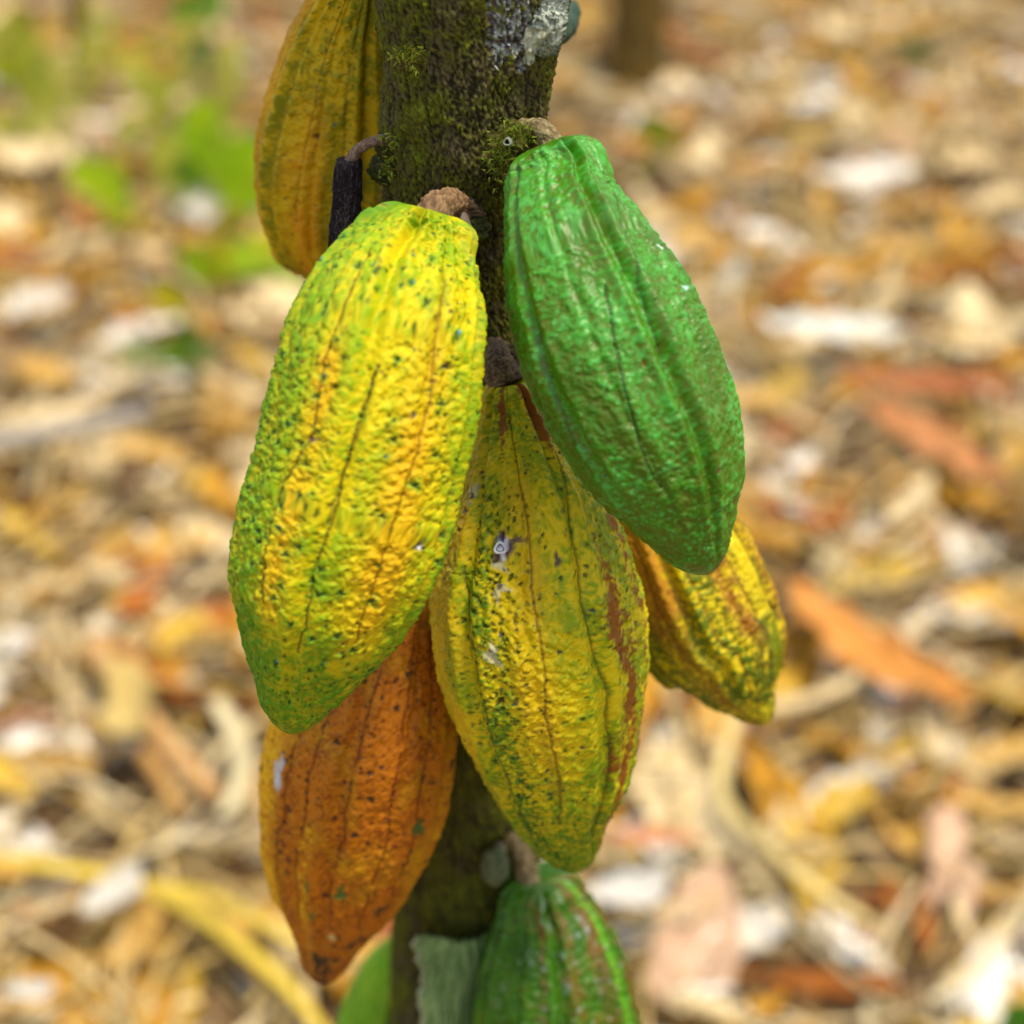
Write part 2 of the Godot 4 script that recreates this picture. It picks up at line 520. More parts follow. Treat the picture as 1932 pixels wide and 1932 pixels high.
func side_at(pts: Array, o: Vector2, d: Vector2, n: Vector2, length: float, sgn: float) -> Array:
	# outline points as [place along the axis, distance from it], sorted
	var out := [[-0.5, 0.0]]
	for p in pts:
		var v := Vector2(p[0], p[1]) - o
		out.append([maxf(v.dot(d), 0.0), v.dot(n) * sgn])
	out[0] = [-1.0, out[1][1] * 0.5]
	out.append([length, 0.0])
	return out

func pod_place(pod: Dictionary, s: float) -> Array:
	# centre, radius and row of the ring at share s
	var o: Vector2 = pod.from
	var d: Vector2 = (pod.to - pod.from).normalized()
	var n := Vector2(d.y, -d.x)
	var length: float = pod.from.distance_to(pod.to)
	if not pod.has("ls"):
		pod.ls = side_at(pod.left, o, d, n, length, -1.0)
		pod.rs = side_at(pod.right, o, d, n, length, 1.0)
	var t := s * length
	var l := lookup(pod.ls, t, 1)
	var r := lookup(pod.rs, t, 1)
	if s > 0.93:
		# blunt round tip
		var k := (s - 0.93) / 0.07
		var e := sqrt(maxf(0.0, 1.0 - k * k))
		l = lookup(pod.ls, 0.93 * length, 1) * (1.0 - 0.35 * k) * e
		r = lookup(pod.rs, 0.93 * length, 1) * (1.0 - 0.35 * k) * e
	var cap: float = pod.get("cap", 0.055)
	var mid := (r - l) * 0.5
	if s < cap:
		var k := 1.0 - s / cap
		var e := 0.30 + 0.70 * sqrt(maxf(0.0, 1.0 - k * k))
		var full := (lookup(pod.ls, cap * length, 1) + lookup(pod.rs, cap * length, 1)) * 0.5
		l = full * e
		r = full * e
		mid = (lookup(pod.rs, cap * length, 1) - lookup(pod.ls, cap * length, 1)) * 0.5
	var h := maxf((l + r) * 0.5, 0.0)
	var c := o + d * t + n * mid
	if s > 0.93:
		var m := (lookup(pod.rs, 0.93 * length, 1) - lookup(pod.ls, 0.93 * length, 1)) * 0.5
		c = o + d * t + n * m * (1.0 - (s - 0.93) / 0.07)
	var z := lookup(pod.z, s, 1)
	return [at_z(c.x, c.y, z), h * pixel_size(c.y, z), c, h]

func pod_colour(key: String, s: float, a: float, tt: float, w: float, p: float, m: float, f: float) -> Color:
	# s share of length, a angle in degrees (0 faces out, minus is left), tt place in the ridge pattern, p patches, m mottle, f fine
	match key:
		"front":
			var yel := Color(0.62, 0.50, 0.003)
			var ora := Color(0.70, 0.38, 0.002)
			var grn := Color(0.26, 0.38, 0.002)
			var dgr := Color(0.075, 0.21, 0.002)
			var k := yel.lerp(grn, clampf(0.74 + p * 1.3 + m * 2.2 - 0.25 * cos(deg_to_rad(a - 30.0)), 0, 1))
			var band := exp(-pow((a + 30.0) / 8.0, 2.0)) * smoothstep(0.2, 0.35, s) * smoothstep(0.82, 0.7, s) + 1.1 * exp(-pow((a - 27.0) / 15.0, 2.0)) * smoothstep(0.12, 0.4, s) * smoothstep(0.86, 0.68, s)
			k = k.lerp(ora, clampf(band * (0.75 + p * 0.9 + m * 0.6), 0, 0.85))
			var tip := smoothstep(0.62, 0.93, s + p * 0.14 + m * 0.06) + 0.75 * smoothstep(-26.0, -62.0, a + p * 25.0) + 0.4 * smoothstep(0.16, 0.0, s) + 0.35 * smoothstep(52.0, 75.0, a)
			k = k.lerp(dgr, clampf(tip * (0.72 + m * 0.7) - maxf(band, 0.0) * 0.5, 0, 0.92))
			return k.lerp(Color(0.10, 0.14, 0.004), clampf(-f * 1.3 - 0.25, 0, 0.6))
		"green":
			var g1 := Color(0.038, 0.135, 0.001)
			var g2 := Color(0.046, 0.27, 0.004)
			var ol := Color(0.090, 0.125, 0.001)
			var k := g1.lerp(g2, clampf(0.55 + p * 0.9 + m * 0.9 - s * 0.35, 0, 1))
			k = k.lerp(ol, clampf(0.15 - m * 1.3 + 0.25 * s, 0, 0.8))
			return k.lerp(Color(0.08, 0.38, 0.07), clampf(f * 1.6 + p * 0.8 - 0.2, 0, 0.5))
		"centre":
			var yel := Color(0.68, 0.52, 0.003)
			var grn := Color(0.25, 0.34, 0.003)
			var dg := Color(0.07, 0.18, 0.003)
			var red := Color(0.27, 0.075, 0.008)
			var k := yel.lerp(grn, clampf(0.58 + p * 1.5 + m * 2.3, 0, 1))
			var band := exp(-pow((a + 6.0) / 15.0, 2.0)) * smoothstep(0.1, 0.25, s) * smoothstep(0.85, 0.6, s)
			k = k.lerp(Color(0.72, 0.43, 0.004), clampf(band * (0.7 + p), 0, 0.7))
			var speck := exp(-pow((a + 27.0) / 9.0, 2.0)) * smoothstep(0.18, 0.4, s)
			k = k.lerp(dg, clampf(speck * (0.55 + m * 1.8 + p), 0, 0.8))
			k = k.lerp(dg, clampf(smoothstep(0.56, 0.95, s + m * 0.1) * (0.75 + m * 1.1), 0, 0.85))
			k = k.lerp(Color(0.62, 0.36, 0.01), smoothstep(-42.0, -62.0, a + p * 14.0) * 0.55 * smoothstep(0.9, 0.6, s))
			var streak := exp(-pow((a - 50.0 + p * 16.0) / 8.0, 2.0)) * smoothstep(0.22, 0.4, s) + exp(-pow((a - 78.0) / 9.0, 2.0)) * 0.7
			streak += (exp(-pow((a + 18.0) / 7.0, 2.0)) + 1.4 * exp(-pow((a - 30.0 - s * 60.0) / 13.0, 2.0))) * smoothstep(0.26, 0.06, s)
			k = k.lerp(red, clampf((streak * 1.7 + m * 1.6 + p * 0.9 - 0.65) * 1.4, 0, 0.93))
			return k
		"right":
			var yel := Color(0.66, 0.50, 0.006)
			var gr := Color(0.10, 0.155, 0.004)
			var red := Color(0.32, 0.12, 0.012)
			var k := yel.lerp(gr, clampf(0.62 + p * 1.4 + m * 3.2 + smoothstep(0.6, 1.0, s) * 0.6, 0, 0.96))
			k = k.lerp(Color(0.50, 0.21, 0.012), clampf((exp(-pow((a + 30.0) / 11.0, 2.0)) * 0.45 + smoothstep(0.62, 0.45, s) * smoothstep(0.0, -20.0, a)) * (0.9 + p + m), 0, 0.85))
			k = k.lerp(Color(0.74, 0.54, 0.006), clampf(exp(-pow((a - 48.0) / 6.5, 2.0)) * (0.8 + p + m * 2.0), 0, 0.9))
			k = k.lerp(Color(0.06, 0.12, 0.003), clampf(smoothstep(0.5, 0.85, s) * smoothstep(-25.0, 15.0, a) * (0.65 + m * 2.4 + p), 0, 0.85))
			k = k.lerp(red, clampf(exp(-pow((a - 27.0) / 9.0, 2.0)) * smoothstep(0.9, 0.55, s) * (1.1 + p * 1.6 + m), 0, 0.9))
			return k.lerp(red, clampf(exp(-pow((a - 72.0) / 8.0, 2.0)) * (1.0 + m * 1.5), 0, 0.9))
		"orange":
			var o1 := Color(0.46, 0.145, 0.003)
			var o2 := Color(0.24, 0.055, 0.002)
			var ye := Color(0.76, 0.42, 0.005)
			var k := o1.lerp(o2, clampf(0.35 + p * 1.2 + m * 1.5 + f * 0.8, 0, 1))
			k = k.lerp(ye, clampf(smoothstep(-46.0, -66.0, a) * (0.75 + m * 1.5) + exp(-pow((a + 24.0) / 5.0, 2.0)) * (m * 2.0 + 0.25) * smoothstep(0.45, 0.55, s) + maxf(p, 0.0) * 0.6, 0, 0.9))
			k = k.lerp(ye, clampf(smoothstep(46.0, 70.0, a) * (0.25 + m), 0, 0.6))
			return k.lerp(Color(0.19, 0.05, 0.01), clampf(smoothstep(0.84, 1.0, s + m * 0.1) * 0.7, 0, 0.7))
		"rear":
			var yel := Color(0.52, 0.34, 0.003)
			var ol := Color(0.20, 0.19, 0.003)
			var ora := Color(0.64, 0.26, 0.003)
			var k := yel.lerp(ol, clampf(0.5 + p * 1.4 + m * 2.0, 0, 1))
			k = k.lerp(ora, clampf(exp(-pow((a + 22.0) / 14.0, 2.0)) * smoothstep(0.3, 0.6, s) * (0.8 + p + m), 0, 0.85))
			return k.lerp(ora, clampf(smoothstep(-58.0, -75.0, a) * (0.5 + m), 0, 0.7))
		"lowest":
			var g1 := Color(0.03, 0.10, 0.002)
			var g2 := Color(0.055, 0.20, 0.005)
			var br := Color(0.15, 0.055, 0.010)
			var k := g1.lerp(g2, clampf(0.45 + p + m + tt * 0.4, 0, 1))
			var st := exp(-pow((a - 18.0) / 9.0, 2.0)) + 0.55 * exp(-pow((a + 20.0) / 7.0, 2.0)) * smoothstep(0.15, 0.0, s) + 1.15 * exp(-pow((a - 48.0) / 14.0, 2.0)) + exp(-pow((a - 82.0) / 12.0, 2.0)) + 0.8 * exp(-pow((a + 8.0) / 5.0, 2.0))
			k = k.lerp(br, clampf(st * 0.9 + m * 1.6 + p * 0.9 - 0.35, 0, 0.85))
			k = k.lerp(Color(0.12, 0.38, 0.012), clampf(exp(-pow((a - 62.0) / 3.0, 2.0)) * (0.8 + m), 0, 0.8))
			return k.lerp(Color(0.30, 0.42, 0.34), clampf(m * 2.2 + f * 1.5 - 1.15, 0, 0.4))
	var q := Color(0.09, 0.30, 0.006).lerp(Color(0.20, 0.44, 0.012), clampf(0.4 + tt * 0.7 + p, 0, 1))
	return q

func pod_mesh(pod: Dictionary) -> ArrayMesh:
	var key: String = pod.key
	var rows: int = pod.rows
	var cols: int = pod.cols
	var pn := noise(FastNoiseLite.TYPE_SIMPLEX_SMOOTH, 1.0, 3, hash(key) % 1000)
	var mn := noise(FastNoiseLite.TYPE_SIMPLEX_SMOOTH, 1.0, 4, hash(key) % 777 + 3)
	var wn := noise(FastNoiseLite.TYPE_CELLULAR, 1.0, 1, hash(key) % 555 + 9)
	wn.fractal_type = FastNoiseLite.FRACTAL_NONE
	wn.cellular_return_type = FastNoiseLite.RETURN_DISTANCE
	var cen := []
	for i in rows:
		var s := pow(float(i) / (rows - 1), 1.0)
		cen.append(pod_place(pod, s))
	if pod.has("groove"):
		pod.phase = pixel_on_pod(pod, pod.groove.x, pod.groove.y).y
	var rmax := 0.0
	for c in cen:
		rmax = maxf(rmax, c[1])
	pod.rmax = rmax
	var length: float = cen[0][0].distance_to(cen[rows - 1][0])
	pod.length = length
	var disp := PackedFloat32Array()
	disp.resize(rows * cols)
	var col := PackedColorArray()
	col.resize(rows * cols)
	var ca := PackedFloat32Array()
	var sa := PackedFloat32Array()
	var pat := PackedFloat32Array()
	var wpat := PackedFloat32Array()
	var ang := PackedFloat32Array()
	for j in cols:
		var a := TAU * j / cols - PI
		ang.append(a)
		ca.append(cos(a))
		sa.append(sin(a))
		# five double ridges: a deep groove between two ribs, then a broad panel with a shallow seam
		var t := fposmod((rad_to_deg(a) - pod.phase) / 72.0 + 0.5, 1.0) - 0.5
		var u := 0.5 - absf(t)
		pat.append(-1.0 * exp(-pow(t / 0.068, 2.0)) + 0.75 * exp(-pow((absf(t) - 0.115) / 0.06, 2.0)) - 0.35 * exp(-pow(u / 0.03, 2.0)) - 0.22 * smoothstep(0.2, 0.36, absf(t)) + 0.2 * exp(-pow((u - 0.09) / 0.05, 2.0)))
		if key == "green":
			pat[j] *= 0.42 + 0.58 * smoothstep(-25.0, 15.0, rad_to_deg(a)) + 0.3 * smoothstep(110.0, 160.0, absf(rad_to_deg(a)))
		wpat.append(0.35 + 0.65 * smoothstep(0.06, 0.2, absf(t)))
	var neck: float = pod.neck
	var ridge: float = pod.ridge
	var grain: float = pod.get("grain", 210.0)
	var knobs: float = pod.get("knobs", 0.0017)
	for i in rows:
		var s := float(i) / (rows - 1)
		var r: float = cen[i][1]
		var amp := ridge * (0.55 + neck / ridge * 0.8 * exp(-s * 11.0)) * (1.0 - 0.55 * smoothstep(0.8, 1.0, s))
		var ys := s * length
		var rr := maxf(r, rmax * 0.12)
		var live := smoothstep(0.0, 0.04, s) * smoothstep(1.0, 0.95, s)
		for j in cols:
			var x := sa[j] * rr
			var z := ca[j] * rr
			var wob := pn.get_noise_3d(x * 40.0, ys * 30.0, z * 40.0)
			var lump := mn.get_noise_3d(x * grain + 7.0, ys * grain * 1.15, z * grain)
			var fine := mn.get_noise_3d(x * 520.0, ys * 520.0, z * 520.0 + 3.0)
			var patch := pn.get_noise_3d(x * 62.0 + 31.0, ys * 34.0, z * 62.0)
			var wart := -0.45 - wn.get_noise_3d((x + wob * 0.001) * grain * 1.25, ys * grain * 1.45, z * grain * 1.25)
			var k := wpat[j]
			var d := r * (amp * pat[j] + 0.03 * wob) + live * (rmax / 0.035) * (lump * knobs * 0.75 * k + wart * knobs * 0.75 * k + fine * 0.0005)
			disp[i * cols + j] = d
			col[i * cols + j] = pod_colour(key, s, rad_to_deg(ang[j]), pat[j], k, patch, lump * 0.5 + fine * 0.6 - wart * 0.18, fine)
	pod_marks(pod, disp, col, rows, cols)
	# places
	var pos := PackedVector3Array()
	pos.resize(rows * cols)
	for i in rows:
		var p: Vector3 = cen[i][0]
		var ax: Vector3 = (cen[mini(i + 3, rows - 1)][0] - cen[maxi(i - 3, 0)][0]).normalized()
		var view := (Vector3(0, EYE, 0) - p).normalized()
		var e1 := ax.cross(view).normalized()       # to the left or right of the picture
		if e1.x < 0.0:
			e1 = -e1
		var e2 := (view - ax * view.dot(ax)).normalized()
		var r: float = cen[i][1]
		var s := float(i) / (rows - 1)
		if i == 0:
			r *= 0.05
			p += ax * 0.003
		elif i == 1:
			r *= 0.6
			p += ax * 0.0012
		var dead := 1.0 if i > 1 else 0.25
		for j in cols:
			var q := maxf(r + disp[i * cols + j] * dead, 0.0)
			if i == rows - 1:
				q = 0.0
			pos[i * cols + j] = p + (e1 * sa[j] + e2 * ca[j]) * q
	pod.skin_points = pos
	return grid_mesh(pos, col, rows, cols)

func spot(disp: PackedFloat32Array, col: PackedColorArray, rows: int, cols: int, ci: float, cj: float, ri: float, rj: float, c: Color, strength: float, sink: float, ragged := 0.3) -> void:
	var nz_off := rng.randf() * 50.0
	for i in range(maxi(0, int(ci - ri * 1.5)), mini(rows, int(ci + ri * 1.5) + 2)):
		for jj in range(int(cj - rj * 1.5), int(cj + rj * 1.5) + 2):
			var y := (i - ci) / ri
			var x := (jj - cj) / rj
			var a := atan2(y, x)
			var q := sqrt(x * x + y * y) / (1.0 + ragged * (sin(a * 3.0 + nz_off) * 0.6 + sin(a * 5.0 + nz_off * 2.0) * 0.4))
			var w := smoothstep(1.15, 0.55, q)
			if w > 0.0:
				var k := i * cols + posmod(jj, cols)
				col[k] = col[k].lerp(c, w * strength)
				disp[k] -= sink * w

func crack(disp: PackedFloat32Array, col: PackedColorArray, rows: int, cols: int, s0: float, s1: float, deg: float, c: Color, strength: float, sink: float, wander := 1.0, width := 1.0) -> void:
	var j := (deg + 180.0) / 360.0 * cols
	var drift := 0.0
	var gap := 0
	for i in range(int(s0 * rows), int(s1 * rows)):
		drift += rng.randfn(0.0, 0.22) * wander
		drift *= 0.985
		if gap > 0:
			gap -= 1
			continue
		if rng.randf() < 0.012:
			gap = rng.randi_range(2, 9)
		var x := j + drift
		for jj in range(int(x) - 2, int(x) + 4):
			var w := clampf(1.25 * width - absf(jj - x), 0.0, 1.0)
			var k := i * cols + posmod(jj, cols)
			col[k] = col[k].lerp(c, w * strength)
			disp[k] -= sink * w
		if rng.randf() < 0.01:
			spot(disp, col, rows, cols, i, x, rng.randf_range(1.0, 2.2), rng.randf_range(0.9, 1.8), c, strength, sink * 0.5)

func pixel_on_pod(pod: Dictionary, px: float, py: float) -> Vector2:
	# (share of length, angle in degrees) of a mark seen at a pixel
	var o: Vector2 = pod.from
	var d: Vector2 = (pod.to - pod.from).normalized()
	var v := Vector2(px, py) - o
	var s := clampf(v.dot(d) / pod.from.distance_to(pod.to), 0.0, 1.0)
	var c := pod_place(pod, s)
	var n := Vector2(d.y, -d.x)
	return Vector2(s, rad_to_deg(asin(clampf((Vector2(px, py) - c[2]).dot(n) / maxf(c[3], 1.0), -0.98, 0.98))))

func crack_path(pod: Dictionary, disp: PackedFloat32Array, col: PackedColorArray, pts: Array, c: Color, strength: float, sink: float) -> void:
	var rows: int = pod.rows
	var cols: int = pod.cols
	var w := []
	for p in pts:
		w.append(pixel_on_pod(pod, p[0], p[1]))
	var drift := 0.0
	for n in w.size() - 1:
		var a: Vector2 = w[n]
		var b: Vector2 = w[n + 1]
		var steps := maxi(int(absf(b.x - a.x) * rows), int(absf(b.y - a.y) / 360.0 * cols)) + 1
		for k in steps:
			var t := float(k) / steps
			drift = drift * 0.96 + rng.randfn(0, 0.18)
			var i := int(lerpf(a.x, b.x, t) * (rows - 1))
			var x := (lerpf(a.y, b.y, t) + 180.0) / 360.0 * cols + drift
			for jj in range(int(x) - 1, int(x) + 3):
				var f := clampf(1.3 - absf(jj - x), 0.0, 1.0)
				var q := i * cols + posmod(jj, cols)
				col[q] = col[q].lerp(c, f * strength)
				disp[q] -= sink * f

func spot_px(pod: Dictionary, disp: PackedFloat32Array, col: PackedColorArray, px: float, py: float, rx: float, ry: float, c: Color, strength: float, sink: float, ragged := 0.35) -> void:
	var w := pixel_on_pod(pod, px, py)
	var length: float = pod.from.distance_to(pod.to)
	var h: float = maxf(pod_place(pod, w.x)[3], 20.0)
	spot(disp, col, pod.rows, pod.cols, w.x * (pod.rows - 1), (w.y + 180.0) / 360.0 * pod.cols, maxf(ry / length * pod.rows, 0.7), maxf(rx / h / TAU * pod.cols / maxf(cos(deg_to_rad(w.y)), 0.3), 0.7), c, strength, sink, ragged)

func pod_marks(pod: Dictionary, disp: PackedFloat32Array, col: PackedColorArray, rows: int, cols: int) -> void:
	var key: String = pod.key
	var ph: float = pod.phase
	rng.seed = hash(key)
	var ink := Color(0.045, 0.035, 0.006)
	match key:
		"front":
			crack_path(pod, disp, col, [[688, 528], [650, 600], [622, 665], [607, 730], [601, 790], [592, 800], [560, 870], [545, 900], [530, 960], [516, 1040], [514, 1090]], Color(0.10, 0.055, 0.004), 0.9, 0.0006)
			crack_path(pod, disp, col, [[716, 690], [690, 760], [665, 830], [640, 930], [622, 990], [606, 1050], [592, 1110], [575, 1180]], ink, 0.85, 0.0006)
			crack_path(pod, disp, col, [[710, 700], [684, 780], [655, 860], [632, 940]], ink, 0.6, 0.0004)
			crack_path(pod, disp, col, [[822, 560], [822, 620], [816, 690], [806, 760], [790, 830], [765, 900], [740, 980], [715, 1070], [688, 1140], [682, 1165]], Color(0.14, 0.06, 0.004), 0.75, 0.0004)
			crack_path(pod, disp, col, [[601, 790], [620, 805], [636, 800]], Color(0.10, 0.05, 0.004), 0.8, 0.0003)
			crack_path(pod, disp, col, [[545, 640], [525, 700], [510, 770]], ink, 0.6, 0.0003)
			for n in 2800:
				var s := rng.randf_range(0.02, 0.97)
				var a := rng.randf_range(-180, 180)
				var small := rng.randf_range(0.8, 2.1)
				spot(disp, col, rows, cols, s * rows, (a + 180.0) / 360.0 * cols, small, small, Color(0.02, 0.065, 0.004) if rng.randf() < 0.75 else Color(0.12, 0.05, 0.01), rng.randf_range(0.35, 0.9), 0.0002)
			for n in 330:
				var s := rng.randf_range(0.03, 0.95)
				var i := s * rows
				var j := rng.randf() * cols
				var z := rng.randf_range(1.4, 3.0)
				spot(disp, col, rows, cols, i, j, z * 2.4, z * 2.2, Color(0.16, 0.34, 0.01), 0.45, 0.0, 0.5)
				spot(disp, col, rows, cols, i, j, z, z * 0.9, Color(0.010, 0.045, 0.012), 0.9, 0.0005, 0.5)
				if rng.randf() < 0.14:
					spot(disp, col, rows, cols, i - z * 0.6, j + 0.5, z * 0.6, z * 0.6, Color(0.10, 0.34, 0.38), 0.7, 0.0)
			for q in [[600, 800, 9, 6], [838, 700, 8, 7], [798, 985, 9, 9], [780, 770, 7, 6]]:
				spot_px(pod, disp, col, q[0], q[1], q[2], q[3], Color(0.06, 0.04, 0.06), 0.85, 0.0005)
			spot_px(pod, disp, col, 800, 988, 4.0, 4.0, Color(0.75, 0.78, 0.82), 0.95, 0.0)
		"green":
			crack_path(pod, disp, col, [[1150, 560], [1165, 660], [1180, 735], [1195, 800], [1215, 860], [1240, 905]], Color(0.012, 0.03, 0.004), 0.85, 0.0005)
			crack_path(pod, disp, col, [[1150, 350], [1180, 450], [1212, 560], [1245, 660], [1280, 760], [1310, 850], [1330, 940], [1342, 1010]], Color(0.012, 0.04, 0.004), 0.75, 0.0005)
			crack_path(pod, disp, col, [[1008, 560], [1020, 640], [1050, 740], [1090, 830], [1130, 900], [1190, 980]], Color(0.015, 0.05, 0.004), 0.5, 0.0004)
			crack_path(pod, disp, col, [[1110, 330], [1140, 420], [1190, 540]], Color(0.015, 0.05, 0.004), 0.4, 0.0003)
			for n in 260:
				spot(disp, col, rows, cols, rng.randf() * rows, rng.randf() * cols, rng.randf_range(0.6, 1.5), rng.randf_range(0.6, 1.4), Color(0.012, 0.03, 0.006), rng.randf_range(0.4, 0.9), 0.0002)
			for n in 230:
				# sky highlights painted in as pale mint spots, denser toward the stalk end
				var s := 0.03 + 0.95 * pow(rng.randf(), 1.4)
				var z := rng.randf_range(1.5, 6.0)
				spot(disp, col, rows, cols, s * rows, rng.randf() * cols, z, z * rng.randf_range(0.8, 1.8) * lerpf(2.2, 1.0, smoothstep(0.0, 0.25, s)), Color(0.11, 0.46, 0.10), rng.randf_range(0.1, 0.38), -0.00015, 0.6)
			spot_px(pod, disp, col, 1216, 692, 4, 8, Color(0.18, 0.06, 0.01), 0.8, 0.0004)
			spot_px(pod, disp, col, 1345, 878, 6, 5, Color(0.10, 0.03, 0.01), 0.85, 0.0005)
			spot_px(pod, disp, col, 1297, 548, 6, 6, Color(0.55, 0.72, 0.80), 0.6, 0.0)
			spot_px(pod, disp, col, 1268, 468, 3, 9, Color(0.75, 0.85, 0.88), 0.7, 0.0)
		"centre":
			crack_path(pod, disp, col, [[960, 780], [972, 860], [985, 930], [996, 1010], [1008, 1090], [1015, 1180], [1012, 1245], [1030, 1300], [1040, 1380], [1050, 1480]], Color(0.15, 0.06, 0.005), 0.75, 0.0004)
			crack_path(pod, disp, col, [[878, 1040], [890, 1140], [905, 1240], [930, 1330], [960, 1420], [1000, 1500], [1040, 1570]], Color(0.03, 0.05, 0.005), 0.75, 0.0006)
			crack_path(pod, disp, col, [[1040, 840], [1075, 960], [1100, 1080], [1125, 1200], [1135, 1320], [1130, 1440], [1110, 1540]], Color(0.06, 0.04, 0.005), 0.7, 0.0006)
			for n in 1900:
				var s := rng.randf_range(0.02, 0.98)
				var a := rng.randf_range(-180, 180)
				if rng.randf() < 0.4:
					a = -27.0 + rng.randfn(0, 11)
					s = rng.randf_range(0.2, 1.0)
				var small := rng.randf_range(0.6, 1.9)
				spot(disp, col, rows, cols, s * rows, (a + 180.0) / 360.0 * cols, small, small, Color(0.012, 0.045, 0.008), rng.randf_range(0.4, 0.95), 0.0003)
			for n in 60:
				spot(disp, col, rows, cols, rng.randf() * rows, rng.randf() * cols, 2.0, 1.8, Color(0.02, 0.02, 0.05), 0.85, 0.0005)
			spot_px(pod, disp, col, 948, 998, 19, 20, Color(0.07, 0.03, 0.09), 0.95, 0.0)
			spot_px(pod, disp, col, 948, 998, 12, 13, Color(0.62, 0.62, 0.72), 0.95, -0.0006, 0.5)
			spot_px(pod, disp, col, 975, 985, 14, 4, Color(0.08, 0.03, 0.08), 0.8, 0.0)
			for q in [[893, 925, 9, 14], [945, 1020, 12, 11], [950, 1052, 14, 6], [938, 1065, 8, 8], [925, 1150, 12, 18]]:
				spot_px(pod, disp, col, q[0], q[1], q[2], q[3], Color(0.62, 0.62, 0.50), 0.55, 0.0, 0.6)
			for q in [[893, 928, 5, 6], [1046, 1003, 6, 12], [945, 1050, 6, 5], [880, 955, 5, 5], [1157, 1160, 5, 5]]:
				spot_px(pod, disp, col, q[0], q[1], q[2], q[3], Color(0.04, 0.02, 0.07), 0.85, 0.0004)
		"right":
			for d in [-58.0, -30.0, 3.0, 38.0, 60.0]:
				crack(disp, col, rows, cols, 0.35, 0.95, d, Color(0.16, 0.05, 0.008), 0.75, 0.0004)
			for n in 900:
				spot(disp, col, rows, cols, rng.randf() * rows, rng.randf() * cols, rng.randf_range(0.6, 1.6), rng.randf_range(0.6, 1.5), Color(0.02, 0.05, 0.008), rng.randf_range(0.4, 0.9), 0.0002)
			for n in 14:
				crack(disp, col, rows, cols, 0.4 + rng.randf() * 0.2, 0.62 + rng.randf() * 0.06, -45.0 + rng.randf() * 40.0, Color(0.20, 0.03, 0.01), 0.6, 0.0, 3.0, 0.7)
		"orange":
			for d in [-46.0, -27.0, -2.0, 24.0, 44.0]:
				crack(disp, col, rows, cols, 0.12, 0.78, d, Color(0.12, 0.02, 0.004), 0.75, 0.0005, 0.8)
			for n in 2000:
				var s := rng.randf_range(0.1, 0.98)
				var small := rng.randf_range(0.7, 1.6)
				spot(disp, col, rows, cols, s * rows, rng.randf() * cols, small, small, Color(0.035, 0.012, 0.006), rng.randf_range(0.4, 0.95), 0.0002)
			for n in 110:
				var small := rng.randf_range(1.4, 2.8)
				spot(disp, col, rows, cols, rng.randf_range(0.15, 0.95) * rows, rng.randf() * cols, small, small, Color(0.014, 0.014, 0.012), 0.9, 0.0003)
			for q in [[663, 1588, 11, 17], [798, 1498, 9, 20], [600, 1580, 5, 12], [604, 1638, 5, 9]]:
				spot_px(pod, disp, col, q[0], q[1], q[2], q[3], Color(0.045, 0.12, 0.02), 0.9, 0.0002, 0.5)
			for q in [[725, 1655, 13, 11], [610, 1772, 18, 24], [622, 1800, 12, 16], [612, 1826, 18, 9], [690, 1725, 12, 8], [668, 1738, 14, 9], [640, 1772, 8, 8]]:
				spot_px(pod, disp, col, q[0], q[1], q[2], q[3], Color(0.022, 0.022, 0.016), 0.9, 0.0002, 0.6)
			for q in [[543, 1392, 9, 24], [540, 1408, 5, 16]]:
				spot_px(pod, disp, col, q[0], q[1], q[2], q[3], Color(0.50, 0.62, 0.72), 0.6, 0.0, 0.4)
			for q in [[634, 1690, 6, 8], [640, 1698, 4, 4]]:
				spot_px(pod, disp, col, q[0], q[1], q[2], q[3], Color(0.6, 0.5, 0.2), 0.8, -0.0003, 0.6)
		"rear":
			for d in [-70.0, -44.0, -22.0, 8.0]:
				crack(disp, col, rows, cols, 0.08, 0.75, d, Color(0.12, 0.05, 0.005), 0.5, 0.0004)
			for n in 700:
				spot(disp, col, rows, cols, rng.randf() * rows, rng.randf() * cols, rng.randf_range(0.6, 1.4), rng.randf_range(0.6, 1.4), Color(0.04, 0.04, 0.005), rng.randf_range(0.3, 0.9), 0.0002)
			spot_px(pod, disp, col, 606, 192, 6, 6, Color(0.06, 0.025, 0.02), 0.9, 0.0004)
			spot_px(pod, disp, col, 639, 165, 4, 4, Color(0.02, 0.14, 0.13), 0.9, 0.0003)
		"lowest":
			for n in 420:
				spot(disp, col, rows, cols, rng.randf() * rows, rng.randf() * cols, rng.randf_range(0.7, 2.4), rng.randf_range(0.7, 2.0), Color(0.03, 0.02, 0.012), rng.randf_range(0.3, 0.9), 0.0002)
			for n in 46:
				spot(disp, col, rows, cols, rng.randf_range(0.0, 0.45) * rows, (180.0 + rng.randfn(12, 30)) / 360.0 * cols, rng.randf_range(1.2, 4.0), rng.randf_range(1.0, 3.0), Color(0.40, 0.50, 0.46), rng.randf_range(0.2, 0.5), -0.0002, 0.6)

